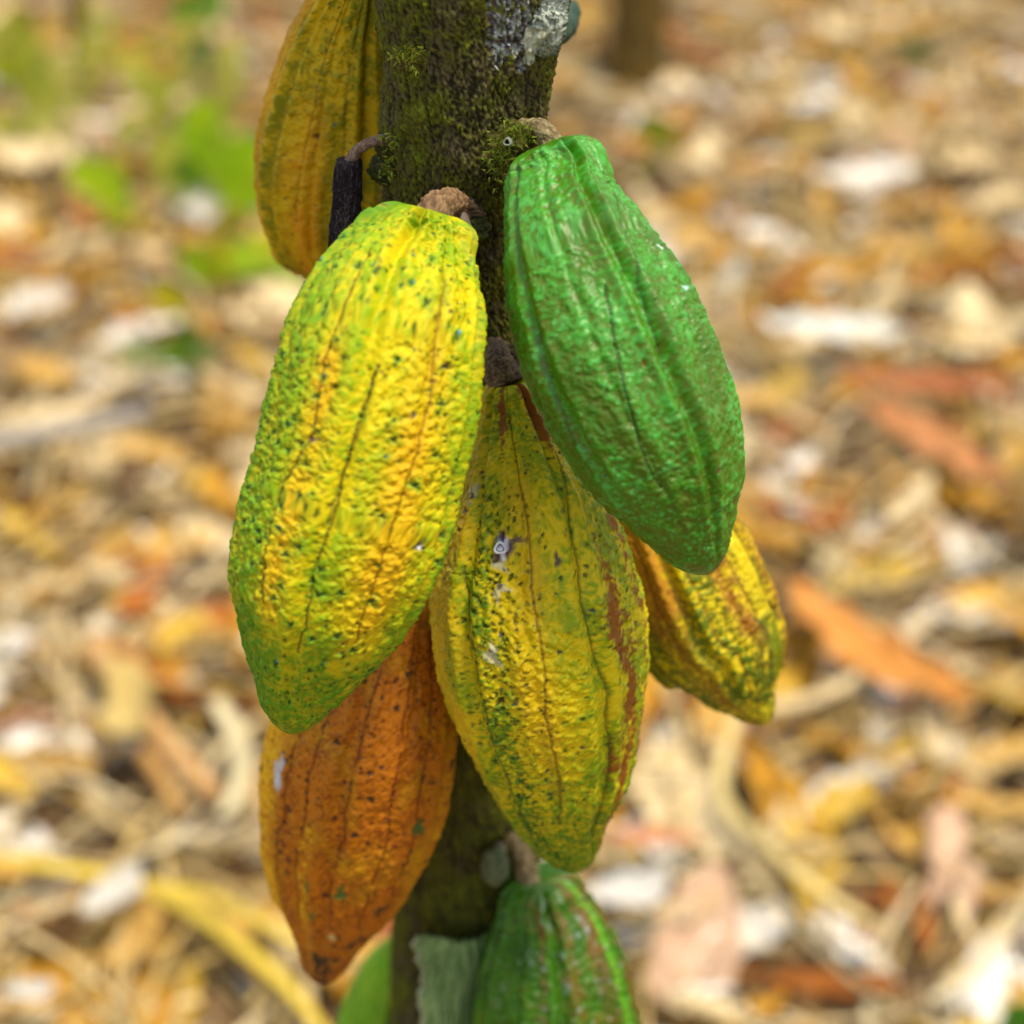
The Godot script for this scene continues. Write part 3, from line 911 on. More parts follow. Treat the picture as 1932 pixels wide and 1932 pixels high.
func build_pods() -> void:
	var about := {
		"front": ["yellow-green cacao pod peppered with dark specks whose green tip overlaps the orange pod", 0.64, 0.36, 0.05],
		"green": ["all-green cacao pod with a waxy sheen and deep paired ribs", 0.44, 0.46, 0.05],
		"centre": ["yellow cacao pod with red-brown streaks and a white-rimmed scar, between speckled and green pods", 0.60, 0.38, 0.05],
		"right": ["yellow cacao pod mottled dark green with rusty ribs, half hidden behind the green pod", 0.60, 0.38, 0.05],
		"orange": ["orange-brown cacao pod with black spots and a dark pinched tip", 0.62, 0.36, 0.05],
		"rear": ["olive-yellow cacao pod hanging behind the trunk next to a shrivelled black pod", 0.64, 0.34, 0.05],
		"lowest": ["green cacao pod with brown stripes and whitish flecks, lowest on the trunk", 0.45, 0.38, 0.05],
		"small": ["small plain bright green pod tucked against the foot of the trunk", 0.45, 0.45, 0.03]}
	var stalks := {
		"front": [[[862, 392, 0.583], [846, 384, 0.566], [826, 392, 0.552], [812, 412, 0.549]], [0.0064, 0.0050, 0.0042, 0.0056]],
		"green": [[[958, 268, 0.590], [988, 244, 0.577], [1022, 244, 0.571], [1046, 284, 0.568]], [0.0052, 0.0038, 0.0027, 0.0042]],
		"centre": [[[930, 668, 0.585], [936, 676, 0.570], [942, 694, 0.562], [958, 728, 0.558]], [0.0062, 0.0054, 0.0048, 0.0062]],
		"right": [[[930, 690, 0.602], [1000, 690, 0.602], [1060, 710, 0.598], [1096, 752, 0.592]], [0.005, 0.0048, 0.0048, 0.005]],
		"orange": [[[835, 1005, 0.595], [815, 1010, 0.573], [796, 1030, 0.566], [785, 1070, 0.566]], [0.0052, 0.005, 0.0048, 0.005]],
		"rear": [[[800, -230, 0.605], [750, -240, 0.615], [705, -190, 0.622], [690, -120, 0.625]], [0.0052, 0.005, 0.0048, 0.005]],
		"lowest": [[[955, 1592, 0.592], [975, 1594, 0.578], [990, 1618, 0.572], [996, 1664, 0.572]], [0.0048, 0.0040, 0.0034, 0.0048]],
		"small": [[[800, 1722, 0.605], [775, 1720, 0.608], [758, 1735, 0.611], [752, 1772, 0.613]], [0.0036, 0.0034, 0.0034, 0.0036]]}
	for pod in pod_list:
		var key: String = pod.key
		var a: Array = about[key]
		var top: Vector3 = pod_place(pod, 0.0)[0]
		var root := thing("cacao_pod", top, a[0], "cacao pod", "cacao pods hanging from the trunk")
		var m := skin(a[1], a[2], a[3], 34.0, 60)
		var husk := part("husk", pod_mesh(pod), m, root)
		if key == "centre":
			var w := pixel_on_pod(pod, 948, 998)
			var at: Vector3 = pod.skin_points[int(w.x * (pod.rows - 1)) * pod.cols + int((w.y + 180.0) / 360.0 * pod.cols)]
			part("scar", ring_mesh(at, 0.0021, (Vector3(0, EYE, 0) - at).normalized(), Color(0.60, 0.60, 0.66)), skin(0.6, 0.4), husk)
		var path := []
		for p in stalks[key][0]:
			path.append(at_z(p[0], p[1], p[2]))
		var c1 := Color(0.10, 0.055, 0.028)
		var c2 := Color(0.28, 0.17, 0.085)
		if key == "lowest" or key == "green":
			c1 = Color(0.12, 0.09, 0.04); c2 = Color(0.32, 0.25, 0.13)
		if key == "centre" or key == "orange":
			c1 = Color(0.07, 0.04, 0.02); c2 = Color(0.24, 0.16, 0.09)
		part("stalk", tube(path, stalks[key][1], c1, c2, 64, 90, 0.09, 71), skin(0.8, 0.3, 0.06, 40.0, 61), root)

	# the shrivelled black young pod and its wire-thin stalk
	var rows := 120
	var cols := 90
	var nz := noise(FastNoiseLite.TYPE_SIMPLEX_SMOOTH, 1.0, 4, 81)
	var pos := PackedVector3Array()
	var col := PackedColorArray()
	var line := [[0.0, 660, 300, 14], [0.05, 658, 305, 22], [0.2, 655, 345, 24], [0.5, 652, 400, 25], [0.75, 649, 455, 27], [0.92, 650, 510, 20], [1.0, 652, 532, 3]]
	for i in rows:
		var s := float(i) / (rows - 1)
		var py := lookup(line, s, 2)
		var p := at_z(lookup(line, s, 1), py, 0.588 - 0.006 * s)
		var r := lookup(line, s, 3) * pixel_size(py, 0.59)
		for j in cols:
			var an := TAU * j / cols
			var o := Vector3(cos(an), 0.0, sin(an))
			var n := nz.get_noise_3dv(Vector3(o.x * 3.2, s * 2.2, o.z * 3.2))
			var f := nz.get_noise_3dv(Vector3(o.x * 9.0, s * 22.0, o.z * 9.0))
			pos.append(p + o * r * (1.0 + 0.28 * absf(n) + 0.10 * f + 0.10 * cos(an * 5.0)) * (0.05 if i == 0 or i == rows - 1 else 1.0))
			col.append(Color(0.008, 0.007, 0.009).lerp(Color(0.045, 0.036, 0.03), clampf(f * 2.0 + n - 0.1, 0, 1)).lerp(Color(0.04, 0.06, 0.08), clampf(n * 1.5 - 0.5, 0, 0.6)))
	var dead := thing("withered_pod", at_z(660, 300, 0.588), "shrivelled black young pod dangling on a thin bent stalk beside the trunk", "cacao pod", "")
	part("husk", grid_mesh(pos, col, rows, cols), skin(0.7, 0.25), dead)
	part("stalk", tube([at_z(748, 270, 0.588), at_z(722, 264, 0.586), at_z(692, 272, 0.586), at_z(670, 288, 0.587), at_z(661, 306, 0.588)], [0.0024, 0.0018, 0.0017, 0.0018, 0.002], Color(0.10, 0.06, 0.04), Color(0.22, 0.15, 0.11), 20, 50, 0.08, 72), skin(0.8, 0.3), dead)

	# grey-green withered young fruit beside the lowest pod's stalk
	var nub := thing("withered_young_pod", at_z(932, 1632, 0.575), "small grey-green shrivelled young pod beside the stalk of the lowest pod", "cacao pod")
	part("husk", lumpy(at_z(934, 1636, 0.568), Vector3(0.0050, 0.0082, 0.005), Color(0.05, 0.07, 0.03), Color(0.19, 0.22, 0.11), 84), skin(0.85, 0.3), nub)
	part("stalk", tube([at_z(935, 1598, 0.585), at_z(945, 1602, 0.573), at_z(940, 1618, 0.569)], [0.0024, 0.0022, 0.0024], Color(0.12, 0.10, 0.06), Color(0.25, 0.22, 0.14), 16, 24, 0.06, 73), skin(0.85, 0.3), nub)

	# pale green ribbed scrap wedged between trunk and lowest pod
	var scrap := thing("leaf_scrap", at_z(850, 1850, 0.56), "pale grey-green ribbed leaf scrap wedged between the trunk and the lowest pod", "leaf")
	part("blade", scrap_mesh(), skin(0.8, 0.3), scrap)

func lumpy(at: Vector3, size: Vector3, c1: Color, c2: Color, sd: int) -> ArrayMesh:
	var nz := noise(FastNoiseLite.TYPE_SIMPLEX_SMOOTH, 1.0, 4, sd)
	var pos := PackedVector3Array()
	var col := PackedColorArray()
	for i in 50:
		var v := PI * i / 49.0
		for j in 70:
			var a := TAU * j / 70.0
			var o := Vector3(sin(v) * cos(a), cos(v), sin(v) * sin(a))
			var n := nz.get_noise_3dv(o * 1.4)
			var f := nz.get_noise_3dv(o * 5.0)
			pos.append(at + o * size * (1.0 + n * 0.3 + f * 0.1 + 0.09 * cos(a * 6.0)))
			col.append(c1.lerp(c2, clampf(0.5 + f * 1.4, 0, 1)))
	return grid_mesh(pos, col, 50, 70)

func scrap_mesh() -> ArrayMesh:
	var edge := [[0.0, 784, 914, 1776], [0.12, 782, 916, 1792], [0.3, 788, 914, 1830], [0.42, 797, 910, 1856], [0.5, 798, 906, 1872], [0.62, 788, 902, 1896], [0.8, 792, 900, 1940], [1.0, 812, 900, 2010]]
	var nz := noise(FastNoiseLite.TYPE_SIMPLEX_SMOOTH, 1.0, 3, 91)
	var nr := 60
	var nc := 44
	var pos := PackedVector3Array()
	var col := PackedColorArray()
	for i in nr:
		var s := float(i) / (nr - 1)
		for j in nc * 2:
			var jj := j if j < nc else nc * 2 - 1 - j
			var t := float(jj) / (nc - 1)
			var py := lookup(edge, s, 3) - (14.0 * sin(t * 4.2 + 0.6) + 7.0 * nz.get_noise_1d(t * 9.0)) * (1.0 - s)
			var px := lerpf(lookup(edge, s, 1) + 16.0 * nz.get_noise_1d(s * 5.0), lookup(edge, s, 2), t)
			var p := at_z(px, py, 0.562)
			var n := nz.get_noise_2d(t * 16.0, s * 2.0)
			var m := nz.get_noise_2d(t * 22.0 + 9.0, s * 14.0)
			p.z += 0.006 * sin(t * PI * 0.9) - 0.009 * t + n * 0.0018 + m * 0.0007 - (0.0009 if j >= nc else 0.0)
			pos.append(p)
			col.append(Color(0.11, 0.20, 0.06).lerp(Color(0.27, 0.38, 0.15), clampf(0.45 + n * 1.2 + m * 0.6, 0, 1)).lerp(Color(0.40, 0.42, 0.26), smoothstep(0.08, 0.0, t)))
	return grid_mesh(pos, col, nr, nc * 2)

# ------------------------------------------------------------------ leaf litter
func leaf_mesh(sd: int, w: float, curl: float, fold: float, twist: float, ragged := 0.0) -> ArrayMesh:
	# one dry leaf, 1 long along x, centred, with midrib fold, curl, side veins and a wavy margin
	var nz := noise(FastNoiseLite.TYPE_SIMPLEX_SMOOTH, 1.0, 2, sd)
	var nx := 15
	var ny := 7
	var pos := PackedVector3Array()
	var col := PackedColorArray()
	for i in nx:
		var s := float(i) / (nx - 1)
		var h := w * pow(sin(PI * pow(s, 0.85)), 0.75) * (1.0 + 0.12 * nz.get_noise_1d(s * 6.0)) + 0.004
		for j in ny:
			var t := float(j) / (ny - 1) * 2.0 - 1.0
			var hh := h * (1.0 - ragged * maxf(0.0, nz.get_noise_2d(s * 7.0, signf(t) * 20.0)))
			var a := twist * (s - 0.5)
			var y0 := fold * absf(t) * h + 0.05 * nz.get_noise_2d(s * 5.0, t * 2.0) + 0.035 * absf(t) * sin(s * 26.0 + sd)
			var v := Vector3(0, y0, t * hh).rotated(Vector3.RIGHT, a)
			var bend := curl * (s - 0.5)
			pos.append(Vector3((s - 0.5) * (1.0 - 0.12 * absf(curl)), v.y + 0.5 * curl * (s - 0.5) * (s - 0.5) * 1.2, v.z + 0.08 * sin(s * 3.0 + sd)))
			var m := nz.get_noise_2d(s * 9.0 + 40.0, t * 3.0)
			var c := 0.86 + 0.28 * m
			if j == 3:
				c *= 1.1
			col.append(Color(c, c * (1.0 + 0.05 * m), c * (1.0 + 0.12 * m)))
	return grid_mesh(pos, col, nx, ny, false)

func straw_mesh(sd: int, bend: float) -> ArrayMesh:
	var pos := PackedVector3Array()
	var col := PackedColorArray()
	for i in 11:
		var s := i / 10.0
		for j in 5:
			var t := j / 4.0 * 2.0 - 1.0
			pos.append(Vector3(s - 0.5, 0.012 * t * t + 0.05 * sin(s * 4.0 + sd), t * 0.018 * (1.0 - 0.7 * s) + bend * (s - 0.5) * (s - 0.5)))
			col.append(Color(1, 1, 1) * (0.85 + 0.15 * sin(s * 31.0 + j * 2.0 + sd)))
	return grid_mesh(pos, col, 11, 5, false)

var palette := [
	[Color(0.76, 0.59, 0.33), "cream", 24], [Color(0.80, 0.74, 0.65), "bleached white", 13], [Color(0.58, 0.34, 0.08), "tan", 16], [Color(0.53, 0.26, 0.02), "golden brown", 14],
	[Color(0.41, 0.13, 0.02), "rust brown", 9], [Color(0.10, 0.05, 0.016), "dark brown", 10], [Color(0.63, 0.40, 0.05), "straw yellow", 9], [Color(0.62, 0.40, 0.26), "pinkish tan", 5]]

func pick() -> int:
	var n := rng.randi_range(0, 99)
	for i in palette.size():
		n -= palette[i][2]
		if n < 0:
			return i
	return 0

func in_view(p: Vector3, margin := 60.0) -> bool:
	var q := (p - Vector3(0, EYE, 0)).rotated(Vector3.RIGHT, deg_to_rad(PITCH))
	if q.z > -0.1:
		return false
	var px := 966.0 + q.x / -q.z / HALF * 966.0
	var py := 966.0 - q.y / -q.z / HALF * 966.0
	return px > -margin and px < 1932.0 + margin and py > -margin and py < 1932.0 + margin

func leaf_place(p: Vector3, length: float, tilt := 0.28) -> Transform3D:
	var b := Basis.from_euler(Vector3(rng.randfn(0, tilt), rng.randf() * TAU, rng.randfn(0, tilt * 0.7)))
	if rng.randf() < 0.4:
		b = b * Basis(Vector3.RIGHT, PI)
	return Transform3D(b.scaled_local(Vector3.ONE * length), p)

func build_litter() -> void:
	rng.seed = 99
	var shapes := []
	for k in 8:
		shapes.append(leaf_mesh(200 + k, [0.11, 0.15, 0.2, 0.13, 0.08, 0.17, 0.10, 0.19][k], [0.25, -0.4, 0.6, 0.9, -0.2, 0.4, 1.1, 0.1][k], [0.5, 0.2, 0.35, 0.9, 0.6, 0.15, 0.5, 0.3][k], [0.5, -0.9, 0.2, 1.3, 0.9, -0.4, -1.4, 0.3][k], [0.0, 0.3, 0.0, 0.4, 0.0, 0.6, 0.2, 0.5][k]))
	var mats := []
	for c in palette:
		var m := skin(0.75, 0.35)
		m.albedo_color = c[0].linear_to_srgb()
		m.backlight_enabled = true
		m.backlight = Color(0.25, 0.2, 0.12)
		mats.append(m)
	# bottom layers and everything past the 300 that show largest: one mass
	var white := skin(0.8, 0.3)
	for k in 4:
		var mm := MultiMesh.new()
		mm.transform_format = MultiMesh.TRANSFORM_3D
		mm.use_colors = true
		mm.mesh = shapes[k * 2]
		var where := []
		var tint := []
		for n in 2200:
			var z := -K * rng.randf_range(0.1, 5.2)
			var x := rng.randf_range(-1.0, 1.0) * (0.9 * K + 0.35 * absf(z))
			var l := K * (rng.randf_range(0.03, 0.10) if rng.randf() < 0.7 else rng.randf_range(0.10, 0.17))
			where.append(leaf_place(Vector3(x, rng.randf_range(0.0, 0.016), z), l, 0.22))
			var c: Color = palette[pick()][0]
			tint.append(c * rng.randf_range(0.75, 1.08))
		mm.instance_count = where.size()
		for n in where.size():
			mm.set_instance_transform(n, where[n])
			mm.set_instance_color(n, tint[n])
		var o := MultiMeshInstance3D.new()
		o.name = ["leaf_litter", "leaf_crumbs", "leaf_mulch", "leaf_debris"][k]
		o.multimesh = mm
		o.material_override = white
		o.set_meta("kind", "stuff")
		tag(o, ["layer of small dry leaves covering the soil", "scattered crumbs of broken dry leaves on the soil", "mulch of flat dry leaf pieces over the soil", "loose curled leaf debris on the soil"][k], "leaf litter")
		add_child(o)
	var sm := MultiMesh.new()
	sm.transform_format = MultiMesh.TRANSFORM_3D
	sm.use_colors = true
	sm.mesh = straw_mesh(4, 0.5)
	sm.instance_count = 4500
	for n in 4500:
		var z := -K * rng.randf_range(0.3, 4.6)
		sm.set_instance_transform(n, leaf_place(Vector3(rng.randf_range(-1.0, 1.0) * (0.5 * K + 0.33 * absf(z)), rng.randf_range(0.012, 0.04), z), K * rng.randf_range(0.06, 0.24), 0.1))
		sm.set_instance_color(n, Color(0.62, 0.41, 0.09).lerp(Color(0.76, 0.63, 0.40), rng.randf()) * rng.randf_range(0.6, 1.0))
	var so := MultiMeshInstance3D.new()
	so.name = "dry_straw"
	so.multimesh = sm
	so.material_override = white
	so.set_meta("kind", "stuff")
	tag(so, "thin dry grass straws strewn over the leaf litter", "straw")
	add_child(so)
	# leaves and sticks one can point to
	lay_leaf(Vector2(1478, 1108), Vector2(1872, 1322), 0.165, 0, Color(0.60, 0.25, 0.05), shapes, "long orange-brown dry leaf, flat and narrow, alone on pale litter")
	lay_leaf(Vector2(1585, 690), Vector2(1930, 740), 0.15, 1, Color(0.36, 0.12, 0.04), shapes, "dark red-brown curled dry leaf lying above another red-brown one")
	lay_leaf(Vector2(1600, 780), Vector2(1935, 905), 0.16, 2, Color(0.48, 0.20, 0.07), shapes, "broad red-brown dry leaf lying under a darker curled one")
	lay_leaf(Vector2(1140, 1600), Vector2(1330, 1570), 0.16, 3, Color(0.52, 0.22, 0.10), shapes, "short rust-red dry leaf beside the tip of the streaked yellow pod")
	lay_leaf(Vector2(700, 1725), Vector2(760, 1760), 0.3, 5, Color(0.42, 0.12, 0.03), shapes, "small bright orange-red dead leaf seen between the orange pod's tip and the trunk")
	lay_leaf(Vector2(1100, 1730), Vector2(1260, 1640), 0.22, 7, Color(0.56, 0.53, 0.48), shapes, "broad bleached white leaf lying beyond the lowest pod")
	lay_leaf(Vector2(140, 1740), Vector2(280, 1640), 0.22, 7, Color(0.54, 0.50, 0.43), shapes, "wide bleached white leaf under the yellow palm-like blade")
	lay_leaf(Vector2(0, 1890), Vector2(110, 1850), 0.20, 7, Color(0.54, 0.52, 0.47), shapes, "whitish leaf lying below the yellow blade next to an orange chip")
	lay_leaf(Vector2(1360, 540), Vector2(1395, 460), 0.2, 5, Color(0.60, 0.57, 0.48), shapes, "pale cream leaf standing upright out of a dark hollow in the litter")
	lay_leaf(Vector2(1440, 590), Vector2(1720, 650), 0.16, 2, Color(0.74, 0.72, 0.64), shapes, "long pale grey leaf arching over a dark gap")
	lay_leaf(Vector2(10, 620), Vector2(140, 560), 0.24, 7, Color(0.60, 0.54, 0.46), shapes, "large pinkish white leaf lying in front of the seedlings")
	lay_leaf(Vector2(310, 1400), Vector2(200, 1260), 0.2, 4, Color(0.50, 0.36, 0.12), shapes, "olive-gold dry leaf crossed by the rusty stick")
	lay_stick([Vector2(-30, 838), Vector2(90, 815), Vector2(200, 795), Vector2(285, 775)], 0.0085, Color(0.22, 0.19, 0.16), Color(0.42, 0.39, 0.35), "dead_stick", "grey weathered stick lying across the litter", "stick")
	lay_stick([Vector2(175, 1215), Vector2(240, 1310), Vector2(320, 1410), Vector2(405, 1500)], 0.0088, Color(0.42, 0.22, 0.08), Color(0.58, 0.36, 0.15), "dead_stick", "straight rusty brown stick lying slantwise on the litter", "stick")
	lay_stick([Vector2(270, 1420), Vector2(310, 1480), Vector2(340, 1535)], 0.006, Color(0.36, 0.18, 0.05), Color(0.45, 0.26, 0.08), "dead_stick", "short orange-brown twig beside the straight rusty stick", "stick")
	lay_stick([Vector2(1430, 1340), Vector2(1560, 1310), Vector2(1700, 1215), Vector2(1760, 1150)], 0.005, Color(0.55, 0.40, 0.20), Color(0.66, 0.52, 0.30), "dead_stick", "pale tan twig lying past the orange-brown leaf", "stick")
	lay_blade([Vector2(-40, 1612), Vector2(110, 1640), Vector2(250, 1668), Vector2(370, 1725), Vector2(470, 1800), Vector2(550, 1872), Vector2(620, 1960)], 0.0058, Color(0.58, 0.41, 0.04), "long yellow dry palm-like blade curving past the orange pod")
	lay_blade([Vector2(250, 1668), Vector2(380, 1690), Vector2(480, 1735), Vector2(580, 1790)], 0.0048, Color(0.58, 0.41, 0.05), "shorter yellow dry blade forking off the long curved one")
	lay_blade([Vector2(1400, 1330), Vector2(1365, 1440), Vector2(1370, 1520), Vector2(1440, 1590), Vector2(1560, 1690), Vector2(1680, 1760)], 0.0048, Color(0.62, 0.47, 0.18), "pale yellow dry blade bent like a hook on bare litter")
	lay_blade([Vector2(405, 1320), Vector2(450, 1400), Vector2(455, 1480), Vector2(420, 1540)], 0.007, Color(0.62, 0.52, 0.30), "short pale curved straw blade next to the rusty stick")
	# the leaves that show largest
	var count := 0
	var tries := 0
	while count < 285 and tries < 6000:
		tries += 1
		var row := rng.randf_range(-20, 1990)
		var p := at_ground(rng.randf_range(-40, 1972), row)
		if p.z < -4.4 * K:
			continue
		if absf(p.x + 0.03) < 0.06 and absf(p.z + 0.6) < 0.06:
			continue
		var near := false
		for g in kept:
			var on := Geometry3D.get_closest_point_to_segment(p, g[0], g[1])
			near = near or on.distance_to(p) < g[2] * K
		if near:
			continue
		var k := pick()
		var o := MeshInstance3D.new()
		o.name = numbered("fallen_leaf")
		var which := rng.randi() % 8
		o.mesh = shapes[which]
		var l := K * rng.randf_range(0.06, 0.17) * lerpf(1.0, 0.62, smoothstep(900.0, 1500.0, row))
		p.y = rng.randf_range(0.015, 0.045)
		o.transform = leaf_place(p, l, 0.2)
		o.set_surface_override_material(0, mats[k])
		add_child(o)
		tag(o, "%s %s %s dry leaf lying loose in the leaf litter" % ["small" if l < 0.16 else "large" if l > 0.23 else "middling", ["gently curled", "drooping", "cupped", "tightly curled", "slender twisted", "torn flat", "rolled", "broad ragged"][which], palette[k][1]], "fallen leaf", "loose dry leaves in the litter")
		count += 1

var kept := []   # ground segments that stay clear of loose leaves

func lay_leaf(a: Vector2, b: Vector2, w: float, shape: int, c: Color, _shapes: Array, label: String) -> void:
	var p := at_ground(a.x, a.y, 0.07)
	var q := at_ground(b.x, b.y, 0.07)
	if label.contains("upright"):
		var low := at_ground(a.x, a.y, 0.02)
		q = at_z(b.x, b.y, -low.z + 0.02)
		p = low
	var o := MeshInstance3D.new()
	o.name = numbered("fallen_leaf")
	o.mesh = leaf_mesh(300 + shape + int(a.x), w * 0.62 if w < 0.2 else w, 0.18 if w < 0.2 else 0.7, 0.25 if w < 0.2 else 0.6, 0.3 if w < 0.2 else 1.1, 0.1 if w < 0.2 else 0.6)
	kept.append([p, q, 0.085])
	var x := q - p
	var l := x.length()
	x = x / l
	var y := Vector3(0, 1, 0.35)
	if label.contains("upright"):
		y = Vector3(0, 0.3, 1)
	var z := x.cross(y).normalized()
	y = z.cross(x).normalized()
	o.transform = Transform3D(Basis(x * l, y * l, z * l), (p + q) * 0.5)
	var m := skin(0.75, 0.35)
	m.albedo_color = c.linear_to_srgb()
	o.set_surface_override_material(0, m)
	add_child(o)
	tag(o, label, "fallen leaf")

func lay_stick(px: Array, r: float, c1: Color, c2: Color, called: String, label: String, cat: String) -> void:
	r *= K
	var path := []
	for p in px:
		path.append(at_ground(p.x, p.y, 0.045 + r))
	for i in path.size() - 1:
		kept.append([path[i], path[i + 1], 0.07])
	var m := tube(path, [r, r * 0.98, r * 0.92, r * 0.8], c1, c2, 18, 60, 0.07, int(px[0].x) + 100)
	var o := MeshInstance3D.new()
	o.name = numbered(called)
	o.mesh = m
	o.set_surface_override_material(0, skin(0.85, 0.3))
	add_child(o)
	tag(o, label, cat)

func lay_blade(px: Array, w: float, c: Color, label: String) -> void:
	# a long dry blade: a folded strip that narrows to both ends
	w *= K
	var cv := Curve3D.new()
	for i in px.size():
		var p := at_ground(px[i].x, px[i].y, 0.05)
		var t: Vector3 = (at_ground(px[mini(i + 1, px.size() - 1)].x, px[mini(i + 1, px.size() - 1)].y, 0.05) - at_ground(px[maxi(i - 1, 0)].x, px[maxi(i - 1, 0)].y, 0.05)) / 6.0
		cv.add_point(p, -t, t)
	var length := cv.get_baked_length()
	for i in 8:
		kept.append([cv.sample_baked(length * i / 8.0), cv.sample_baked(length * (i + 1) / 8.0), 0.06])
	var pos := PackedVector3Array()
	var col := PackedColorArray()
	var n := 60
	for i in n:
		var s := float(i) / (n - 1)
		var p := cv.sample_baked(s * length, true)
		var d := (cv.sample_baked(minf(s * length + 0.004, length), true) - cv.sample_baked(maxf(s * length - 0.004, 0), true)).normalized()
		var side := d.cross(Vector3.UP).normalized()
		var h := w * (0.45 + 0.55 * sin(PI * clampf(s * 0.9 + 0.08, 0, 1)))
		for j in 8:
			var jj := j if j < 4 else 7 - j
			var t := jj / 3.0 * 2.0 - 1.0
			pos.append(p + side * t * h + Vector3.UP * (absf(t) * h * 0.45 - (0.0008 if j >= 4 else 0.0)))
			var k := 0.85 + 0.15 * sin(s * 9.0) + 0.1 * sin(t * 5.0 + s * 40.0)
			col.append(Color(c.r * k, c.g * k, c.b * k))
	var o := MeshInstance3D.new()
	o.name = numbered("dry_blade")
	o.mesh = grid_mesh(pos, col, n, 8)
	o.set_surface_override_material(0, skin(0.7, 0.4))
	add_child(o)
	tag(o, label, "grass blade")

# ------------------------------------------------------------------ plants behind
func green_leaf(a: Vector3, b: Vector3, w: float, c: Color, parent: Node3D, mesh: Mesh) -> void:
	var o := MeshInstance3D.new()
	o.name = "leaf"
	o.mesh = mesh
	var x := b - a
	var l := x.length()
	x /= l
	var y := Vector3(rng.randfn(0, 0.25), 0.75, 1.0).normalized()
	var z := x.cross(y).normalized()
	y = z.cross(x).normalized()
	var k := w / 0.2
	o.transform = Transform3D(Basis(x * l, y * l * 0.6, z * k), (a + b) * 0.5 - origin_of(parent))
	var m := skin(0.5, 0.45)
	m.albedo_color = c.linear_to_srgb()
	m.backlight_enabled = true
	m.backlight = Color(0.85, 0.9, 0.2)
	o.set_surface_override_material(0, m)
	parent.add_child(o, true)

func seedling(base_px: Vector2, leaves: Array, stem_top: Vector2, label: String, r := 0.0022, stem_col := Color(0.16, 0.17, 0.05)) -> void:
	# leaves: [from px, from py, to px, to py, half width in pixels, colour]
	r *= K
	var p := at_ground(base_px.x, base_px.y)
	var z := -p.z
	var root := thing("seedling", p, label, "seedling", "green seedlings in the litter")
	var top := at_z(stem_top.x, stem_top.y, z)
	part("stem", tube([p - Vector3(0, 0.01, 0), p.lerp(top, 0.5) + Vector3(0.006, 0, 0), top], [r * 1.5, r, r * 0.6], stem_col, stem_col.lerp(Color(0.3, 0.24, 0.12), 0.5), 10, 24, 0.05, 77), skin(0.7, 0.3), root)
	var shape := leaf_mesh(411, 0.2, 0.3, 0.3, 0.3)
	for l in leaves:
		var dz := rng.randf_range(-0.03, 0.03)
		var a := at_z(l[0], l[1], z + dz)
		var b := at_z(l[2], l[3], z + dz)
		green_leaf(a, b, l[4] * 1.8 * pixel_size(l[1], z), l[5], root, shape)
		# petiole back to the stem
		var on := p.lerp(top, clampf((a.y - p.y) / maxf(top.y - p.y, 0.01) * 0.85, 0.15, 0.98))
		part("petiole", tube([on, on.lerp(a, 0.5) + Vector3(0, 0.004, 0), a], [r * 0.6, r * 0.5, r * 0.5], stem_col, stem_col, 8, 10, 0.03, 78), skin(0.7, 0.3), root)

